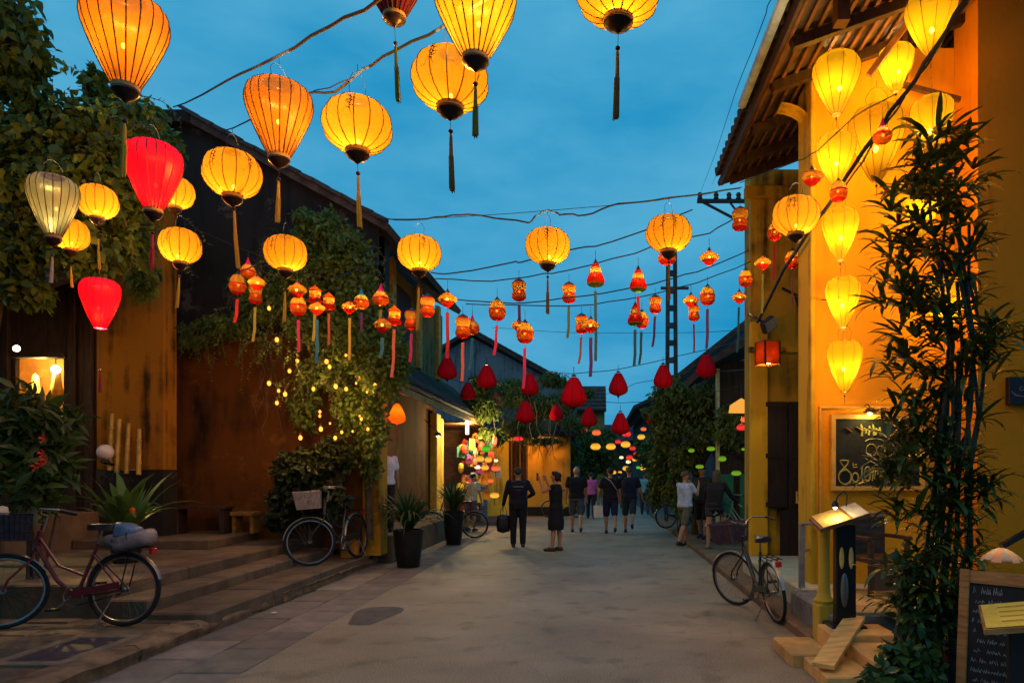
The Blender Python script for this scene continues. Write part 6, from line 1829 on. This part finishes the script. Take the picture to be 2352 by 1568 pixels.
stroke(cb,'chalk_writing',arc(.235,.10,.035,.055,0,360),.008,m_chalk)
stroke(cb,'chalk_writing',[(.315,.23),(.31,.13),(.32,.06)],.009,m_chalk)
stroke(cb,'chalk_writing',arc(.375,.14,.035,.085,0,360),.009,m_chalk)
for q in range(4): stroke(cb,'chalk_writing',[(.435+.028*q,.22-.01*(q%2)),(.44+.028*q,.14),(.432+.028*q,.06+.02*(q%2))],.008,m_chalk)
HB=z1-z0
for q,(a,b_,c,d) in enumerate(((.30,-.06,.31,-.20),(.335,-.10,.36,-.17),(.40,-.08,.39,-.19),(.44,-.06,.45,-.19),(.48,-.10,.47,-.19),(.52,-.09,.525,-.20),(.33,-.13,.42,-.12),(.42,-.14,.52,-.13))):
    stroke(cb,'chalk_title',[(a,HB+b_),((a+c)/2+.008,HB+(b_+d)/2),(c,HB+d)],.011,m_chalk)
stroke(cb,'chalk_drawing',arc(.42,HB-.36,.06,.07,20,330),.006,m_chalk)
stroke(cb,'chalk_drawing',arc(.53,HB-.36,.05,.05,-30,250),.006,m_chalk)
stroke(cb,'chalk_drawing',arc(.46,HB-.27,.11,.04,10,170),.007,m_chalk)
for (dx,dz,c) in ((.12,-.10,(.6,.25,.06)),(.38,-.42,(.65,.20,.10)),(.47,-.40,(.65,.35,.1)),(.24,-.09,(.6,.35,.08))):
    b=MB(); b.obox((x0+dx,7.925,z1+dz),(x0+dx+.07,7.925,z1+dz-.05),.003,.045,up=(0,1,0)); b.build('chalk_patch',M('chalk_%.2f'%c[1],c,rough=.95),cb)
pl_=W(1998,945,7.80); sp_=empty('picture_lamp',pl_,0,'small brass lamp lighting the top of the chalkboard','lamp')
b=MB(); b.lathe([(.02,.05),(.05,.03),(.075,-.01),(.07,-.015)],12); b.build('shade',m_dark,sp_,True)
b=MB(); b.sphere((0,0,-.015),.03,8,6); b.build('lamp_bulb',emit('warm_bulb',(1,.75,.3),12),sp_,True)
b=MB(); b.tube([(0,0,.05),(0,.06,.09),(0,.18,.08)],.008,5); b.build('arm',m_dark,sp_,True)
point('lamp_light',(0,0,-.06),5,(1,.75,.25),.03,sp_)

# yellow newel post, rail and menu stand
np_=empty('newel_post',(2.15,6.45,0),0,'yellow turned newel post at the corner of the cafe deck','post')
m_ny=stained('yellow_newel',(.50,.36,.04),(.22,.15,.03),amount=.3)
b=MB(); b.cbox(-.085,.085,-.085,.085,0,.42,.015); b.build('base',m_ny,np_)
b=MB(); b.lathe([(.085,.42),(.095,.45),(.07,.48),(.055,.55),(.052,.9),(.056,1.12)],14); b.build('shaft',m_ny,np_,True)
b=MB(); b.cbox(-.07,.07,-.07,.07,1.12,1.18,.01); b.build('top',m_ny,np_)
gp=empty('rail_post',(2.33,7.75,.35),0,'grey metal rail post on the cafe platform','post')
b=MB(); b.cbox(-.03,.03,-.03,.03,0,.72,.006); b.build('shaft',M('grey_metal',(.22,.20,.18),rough=.5),gp)
b=MB(); b.tube([(0,0,.72),(.06,-.2,.74),(.12,-.5,.70)],.022,6); b.build('handrail',M('grey_metal',(.22,.20,.18)),gp,True)
b=MB(); b.tube([(0,0,.40),(.15,.25,.40)],.018,6); b.build('cross_rail',M('grey_metal',(.22,.20,.18)),gp,True)
ms=empty('menu_stand',(2.26,6.22,.26),0,'black menu lectern with a lit page and gooseneck lamp','menu stand')
b=MB(); b.cbox(-.09,.09,-.05,.05,.0,.92,.01); b.build('column',m_black,ms)
b=MB(); b.cbox(-.16,.16,-.14,.14,-.02,.02,.01); b.build('foot',m_black,ms)
top=[(-.27,-.17,.86),(.17,-.17,1.00),(.17,.17,1.08),(-.27,.17,.94)]
b=MB(); b.add([Vector(p) for p in top]+[Vector(p)+Vector((0,0,.03)) for p in top],[(3,2,1,0),(4,5,6,7),(0,1,5,4),(1,2,6,5),(2,3,7,6),(3,0,4,7)]); b.build('desk',m_wood,ms)
pg=[Vector(top[0]).lerp(Vector(top[1]),.05),Vector(top[0]).lerp(Vector(top[1]),.60),Vector(top[3]).lerp(Vector(top[2]),.60),Vector(top[3]).lerp(Vector(top[2]),.05)]
b=MB(); b.quad(*[p+Vector((0,0,.036)) for p in pg]); b.build('page',M('menu_paper',(.42,.28,.08),rough=.7,var=.2,scale=14),ms)
pg=[Vector(top[0]).lerp(Vector(top[1]),.66),Vector(top[0]).lerp(Vector(top[1]),.97),Vector(top[3]).lerp(Vector(top[2]),.97),Vector(top[3]).lerp(Vector(top[2]),.66)]
b=MB(); b.quad(*[p+Vector((0,0,.036)) for p in pg]); b.build('page',M('white_page',(.42,.40,.38),rough=.7),ms)
b=MB(); b.tube([(.06,.12,1.08),(.06,.10,1.18),(0,.02,1.22),(-.07,-.03,1.18),(-.10,-.05,1.12)],.007,6); b.build('gooseneck',m_black,ms,True)
b=MB(); b.lathe([(.012,.05),(.03,.02),(.035,-.01)],10,(-.105,-.055,1.09)); b.build('lamp_head',m_black,ms,True)
b=MB(); b.sphere((-.105,-.055,1.075),.018,8,6); b.build('lamp_bulb',emit('warm_bulb2',(1,.85,.5),14),ms,True)
point('lamp_light',(-.11,-.08,1.05),5.0,(1,.74,.30),.02,ms)
for k,x in enumerate((-.045,.04)):
    b=MB(); b.sphere((x,-.056,.62),.05,10,8,(.45,.2,2.0)); b.build('oval_card',M('pale_card',(.62,.45,.12),rough=.5),ms,True)
b=MB(); b.sphere((-.02,-.056,.33),.06,10,8,(.6,.25,2.6)); b.build('bottle_relief',M('pewter',(.20,.20,.19),rough=.35,metal=.6),ms,True)
# wooden armchair on the deck
ac=empty('wooden_armchair',(3.02,7.35,.362),R(12),'dark brown wooden armchair on the cafe deck','chair')
m_ch=M('mahogany',(.075,.032,.014),rough=.45,var=.35,scale=4,stretch=(1,1,6))
b=MB(); b.cbox(-.22,.22,-.22,.22,.34,.40,.015); b.build('seat',m_ch,ac)
b=MB(); b.cbox(-.23,.23,.18,.23,.40,.80,.01); b.build('backrest',m_ch,ac)
b=MB(); b.cbox(-.26,.26,.17,.25,.80,.86,.015); b.build('top_rail',M('worn_rail',(.30,.15,.06),rough=.4),ac)
for s in (-1,1):
    b=MB(); b.cbox(s*.24-.025,s*.24+.025,-.24,.18,.58,.62,.01); b.build('armrest',m_ch,ac)
    for yy in (-.21,.20):
        b=MB(); b.cbox(s*.215-.025,s*.215+.025,yy-.025,yy+.025,0,.58 if yy<0 else .34,.006); b.build('leg',m_ch,ac)
b=MB(); b.cbox(-.19,.19,-.232,-.215,.06,.335,.006); b.build('front_panel',M('mahogany_panel',(.11,.045,.018),rough=.5),ac)
b=MB(); b.tube([(-.05,-.24,.22),(0,-.25,.235),(.05,-.24,.22)],.006,5); b.build('handle',m_chrome,ac)
# A-frame blackboard
ab=empty('sandwich_board',(2.62,4.42,0),R(-38),'wood framed menu blackboard standing at the right edge','blackboard')
ab.rotation_euler=(R(-8),0,R(-42)); ab.scale=(.9,.9,.98)
m_abw=M('pine_frame',(.34,.15,.045),rough=.6,var=.3,scale=5,stretch=(1,1,8))
for s in (-1,1):
    b=MB(); b.cbox(s*.27-.035,s*.27+.035,-.02,.02,0,1.02,.006); b.build('frame_side',m_abw,ab)
for z in (.93,.12):
    b=MB(); b.cbox(-.234,.234,-.018,.018,z,z+.085,.006); b.build('frame_rail',m_abw,ab)
b=MB(); b.box(-.234,.234,-.004,.01,.206,.929); b.build('panel',M('slate_black',(.012,.012,.014),rough=.7,var=.4),ab)
m_cw=M('white_chalk',(.42,.42,.44),rough=.95,var=.5,scale=70,bump=0)
rq=random.Random(5)
for row in range(10):
    z=.86-.066*row; x=-.21; b=MB()
    while x<(.0 if row in (0,1) else .19):
        wd=rq.uniform(.008,.02); hh=rq.uniform(.016,.034)*(1.5 if row==0 else 1)
        if rq.random()<.8: b.tube([(x,-.006,z),(x+wd*.4,-.006,z+hh),(x+wd,-.006,z+rq.uniform(0,.01))],.0022,3)
        x+=wd+rq.choice((.004,.004,.02))
    o=b.build('chalk_line',m_cw,ab); o['kind']='stuff'
for s in (-1,1):
    b=MB(); b.obox((s*.25,.02,1.0),(s*.25,.42,.0),.03,.03); b.build('rear_leg',m_abw,ab)
# second lectern at the edge of the picture
sl_=empty('menu_lectern',(2.42,3.78,0),R(-25),'menu lectern with a lit yellow page at the right edge','menu stand')
b=MB(); b.cbox(-.12,.16,-.02,.10,0,.80,.01); b.build('column',m_black,sl_)
tp=[(-.25,-.16,.76),(.32,-.16,.86),(.32,.22,.93),(-.25,.22,.83)]
b=MB(); b.add([Vector(p) for p in tp]+[Vector(p)+Vector((0,0,.03)) for p in tp],[(3,2,1,0),(4,5,6,7),(0,1,5,4),(1,2,6,5),(2,3,7,6),(3,0,4,7)]); b.build('desk',m_abw,sl_)
b=MB(); b.quad(*[Vector(p)*1.0+Vector((0,0,.035)) for p in ((-.24,-.15,.764),(.22,-.15,.844),(.22,.2,.910),(-.24,.2,.828))]); b.build('page',M('yellow_page',(.70,.46,.07),rough=.6,var=.15,scale=9),sl_)
for k in range(4):
    b=MB(); yy=-.08+.07*k; zz=.766+.185*(yy+.15)+.036; b.obox((-.16,yy,zz+.016),(.12,yy,zz+.066),.006,.002); b.build('printed_line',M('brown_ink',(.35,.18,.03)),sl_)
# stained shell lamp on an arm
sh_=empty('shell_lamp',W(2300,1283,3.75),0,'leaded glass shell lamp hanging from a dark arm at the right edge','lamp')
for k in range(12):
    a0=2*math.pi*k/12; a1=2*math.pi*(k+1)/12
    col=[(.10,.085,.10),(.16,.09,.02),(.12,.10,.11),(.17,.07,.015)][k%4]
    b=MB(); n=5
    for i in range(n+1):
        t=i/n; r_=.012+.092*t; z=.062*(1-t**1.35)-.010*(t>.9)*(k%2)
        b.v+=[(r_*math.cos(a0),r_*math.sin(a0),z),(r_*math.cos(a1),r_*math.sin(a1),z)]
        if i: q=len(b.v); b.f.append((q-4,q-2,q-1,q-3)); b.m.append(0)
    b.build('glass_panel',silk('glass_%d'%(k%4),col,(.15,.10,.10),.25,(1,.8,.5),gloss=.08),sh_)
b=MB(); b.obox((0,0,.07),(.42,.1,.26),.028,.028); b.build('arm',m_dark,sh_)
b=MB(); b.tube([(.42,.1,.32),(.42,.1,-sh_.location.z+.02)],.022,8); b.build('stand',m_dark,sh_,True)
b=MB(); b.lathe([(.16,0),(.15,.03),(.03,.05)],16,(.42,.1,-sh_.location.z)); b.build('foot',m_dark,sh_,True)
point('lamp_light',(0,0,.0),.8,(1,.72,.3),.02,sh_)
# dark sign on the side wing
sg=empty('wall_sign',W(2350,897,7.44),0,'dark sign with pale lettering on the brown side wall','sign')
b=MB(); b.cbox(-.165,.3,-.02,.05,-.15,.15,.005); b.build('plate',M('sign_black',(.010,.008,.010),rough=.5),sg)
text(sg,'lettering','ca',(-.06,-.024,.0),.10,M('sign_letter',(.16,.14,.15),rough=.6))
b=MB(); b.tube([(-.14,-.024,-.01),(-.10,-.024,-.05),(.0,-.024,-.07),(.2,-.024,-.08)],.006,4); b.build('flourish',M('sign_letter',(.16,.14,.15)),sg)

# ------------------------------------------------------------------ left house details
gl=empty('globe_lamp',W(242,1038,10.6),0,'unlit white globe lamp on the ochre end wall','lamp')
b=MB(); b.sphere((0,0,0),.12,16,12); b.build('globe',M('opal_glass',(.62,.55,.55),rough=.3,var=.08,bump=0),gl,True)
b=MB(); b.lathe([(.05,-.12),(.07,-.16),(.03,-.18)],10); b.tube([(0,0,-.17),(0,.3,-.2)],.02,6); b.build('bracket',m_dark,gl,True)
for i,(ua,va,ub,vb) in enumerate(((258,950,252,1080),(275,962,268,1085),(296,972,290,1088),(320,985,318,1090))):
    a=W(ua,va,10.9); c=W(ub,vb,10.75)
    b=MB(); b.tube([c,a.lerp(c,.5),a],[.035,.032,.028],7)
    for q in (.25,.5,.75):
        pp=a.lerp(c,q); b.tube([pp-Vector((0,0,.012)),pp+Vector((0,0,.012))],.040,7)
    tag(b.build('bamboo_pole',M('dry_bamboo',(.42,.26,.05),rough=.55,var=.3,scale=6),smooth=True),'%s bamboo pole from the left leaning on the ochre end wall'%ORD[i],'pole','bamboo poles')
wl1=empty('window_lamp',W(128,848,11.6),0,'bright bare bulb glowing in the timber house window','lamp')
b=MB(); b.sphere((0,0,0),.07,12,8); b.build('globe',emit('window_bulb',(1,.85,.5),14),wl1,True)
b=MB(); b.tube([(0,0,.07),(0,0,.5)],.01,5); b.build('cord',m_wire,wl1)
point('lamp_light',(-.25,.0,.05),230,(1,.68,.18),.05,wl1)
wl2=empty('porch_lamp',W(38,800,9.85),0,'small white porch bulb beside the timber post','lamp')
b=MB(); b.sphere((0,0,0),.045,10,8); b.build('globe',emit('porch_bulb',(1,.9,.5),10),wl2,True)
b=MB(); b.tube([(0,0,.04),(0,.1,.2)],.01,5); b.build('cord',m_wire,wl2)
point('lamp_light',(0,-.05,-.06),14,(1,.72,.28),.04,wl2)
# benches and jars against the brown wall
bn=empty('low_bench',(-6.6,11.45,.63),0,'low dark bench against the brown wall','bench')
b=MB(); b.cbox(-.45,.45,-.16,.16,.42,.46,.01); b.build('seat',m_dwood,bn)
for s in (-1,1):
    b=MB(); b.cbox(s*.38-.04,s*.38+.04,-.14,.14,0,.419,.01); b.build('leg',m_dwood,bn)
ja=empty('stone_block',(-7.45,11.3,.63),0,'grey stone block at the foot of the ochre end wall','block')
obj('block',lump(.35,.3,.55,9),ja,(0,0,.25),mat=m_kerb)
yb=empty('yellow_stool',(-5.95,11.6,.63),0,'small yellow stool beside the low bench','stool')
b=MB(); b.cbox(-.2,.2,-.16,.16,.30,.36,.01); b.build('seat',M('worn_yellow_paint',(.20,.11,.015),var=.4,scale=8),yb)
for s in (-1,1):
    b=MB(); b.cbox(s*.15-.03,s*.15+.03,-.13,.13,0,.299,.006); b.build('leg',M('worn_yellow_paint',(.20,.11,.015)),yb)
tk=empty('jerry_can',(-3.98-.22,11.62,.215),0,'orange plastic can standing at the foot of the corner pier','can')
b=MB(); b.cbox(-.15,.15,-.09,.09,.0,.30,.04); b.build('body',M('orange_plastic',(.55,.20,.02),rough=.4,var=.2),tk)
b=MB(); b.lathe([(.045,.30),(.04,.36),(.05,.37),(.05,.40),(.01,.41)],10,(.06,0,0)); b.build('cap',M('orange_plastic',(.55,.20,.02)),tk,True)
b=MB(); b.tube([(.02,0,.30),(.0,0,.37),(-.10,0,.36),(-.12,0,.30)],.014,6); b.build('handle',M('orange_plastic',(.55,.20,.02)),tk,True)
st=MB(); st.tube([W(783,1085,11.6),W(776,1180,11.5)],.022,6)
tag(st.build('leaning_pole',M('dry_bamboo',(.42,.26,.05)),smooth=True),'pale pole leaning on the wall above the bicycle saddle','pole')
# lamps that light the corner vine wall
ll=empty('eave_lamp',W(1006,1000,15.2),0,'small warm lamp under the awning lighting the pilaster','lamp')
b=MB(); b.lathe([(.02,.08),(.06,.05),(.09,-.01)],10); b.build('shade',m_dark,ll,True)
b=MB(); b.sphere((0,0,-.01),.035,8,6); b.build('lamp_bulb',emit('warm_bulb3',(1,.7,.25),10),ll,True)
b=MB(); b.tube([(0,0,.08),(-.3,0,.35)],.01,5); b.build('arm',m_dark,ll)
point('lamp_light',(.0,0,-.06),22,(1,.66,.24),.04,ll)
hl=empty('house_shaped_lantern',W(1702,935,12.4),R(10),'orange house-shaped lantern sign beside the cafe pilaster','lantern')
b=MB(); b.add([(-.2,-.1,-.1),(.2,-.1,-.1),(.2,.1,-.1),(-.2,.1,-.1),(-.18,-.09,.04),(.18,-.09,.04),(.18,.09,.04),(-.18,.09,.04),(0,-.04,.16),(0,.04,.16)],[(3,2,1,0),(0,1,5,4),(1,2,6,5),(2,3,7,6),(3,0,4,7),(4,5,8),(6,7,9),(5,6,9,8),(7,4,8,9)]); b.build('body',emit('sign_glow',(1,.42,.06),.95),hl)
b=MB(); b.tube([(0,0,.16),(0,0,.45)],.01,4); b.build('cord',m_wire,hl)
point('lamp_light',(-.05,-.1,-.2),38,(1,.66,.24),.05,hl)

# scraps of paper on the gutter stones
for i,(u,v,lb) in enumerate(((630,1410,'white paper scrap on the gutter stones nearest the camera'),(700,1355,'white paper scrap further along the gutter stones'),(585,1372,'pale scrap lying at the foot of the kerb'))):
    Y=FPX*HC/(v-V0); b=MB(); r_=random.Random(i)
    b.add([(x*.035+r_.uniform(-.008,.008),y*.03,.012+r_.uniform(0,.015)) for x,y in ((-1,-1),(0,-1.2),(1,-.7),(1.1,.3),(.3,1),(-.8,.8))]+[(0,0,.03)],[(0,1,6),(1,2,6),(2,3,6),(3,4,6),(4,5,6),(5,0,6)])
    tag(b.build('paper_scrap',M('scrap_paper',(.55,.5,.45),rough=.9),loc=((u-U0)/FPX*Y,Y,.004)),lb,'litter')
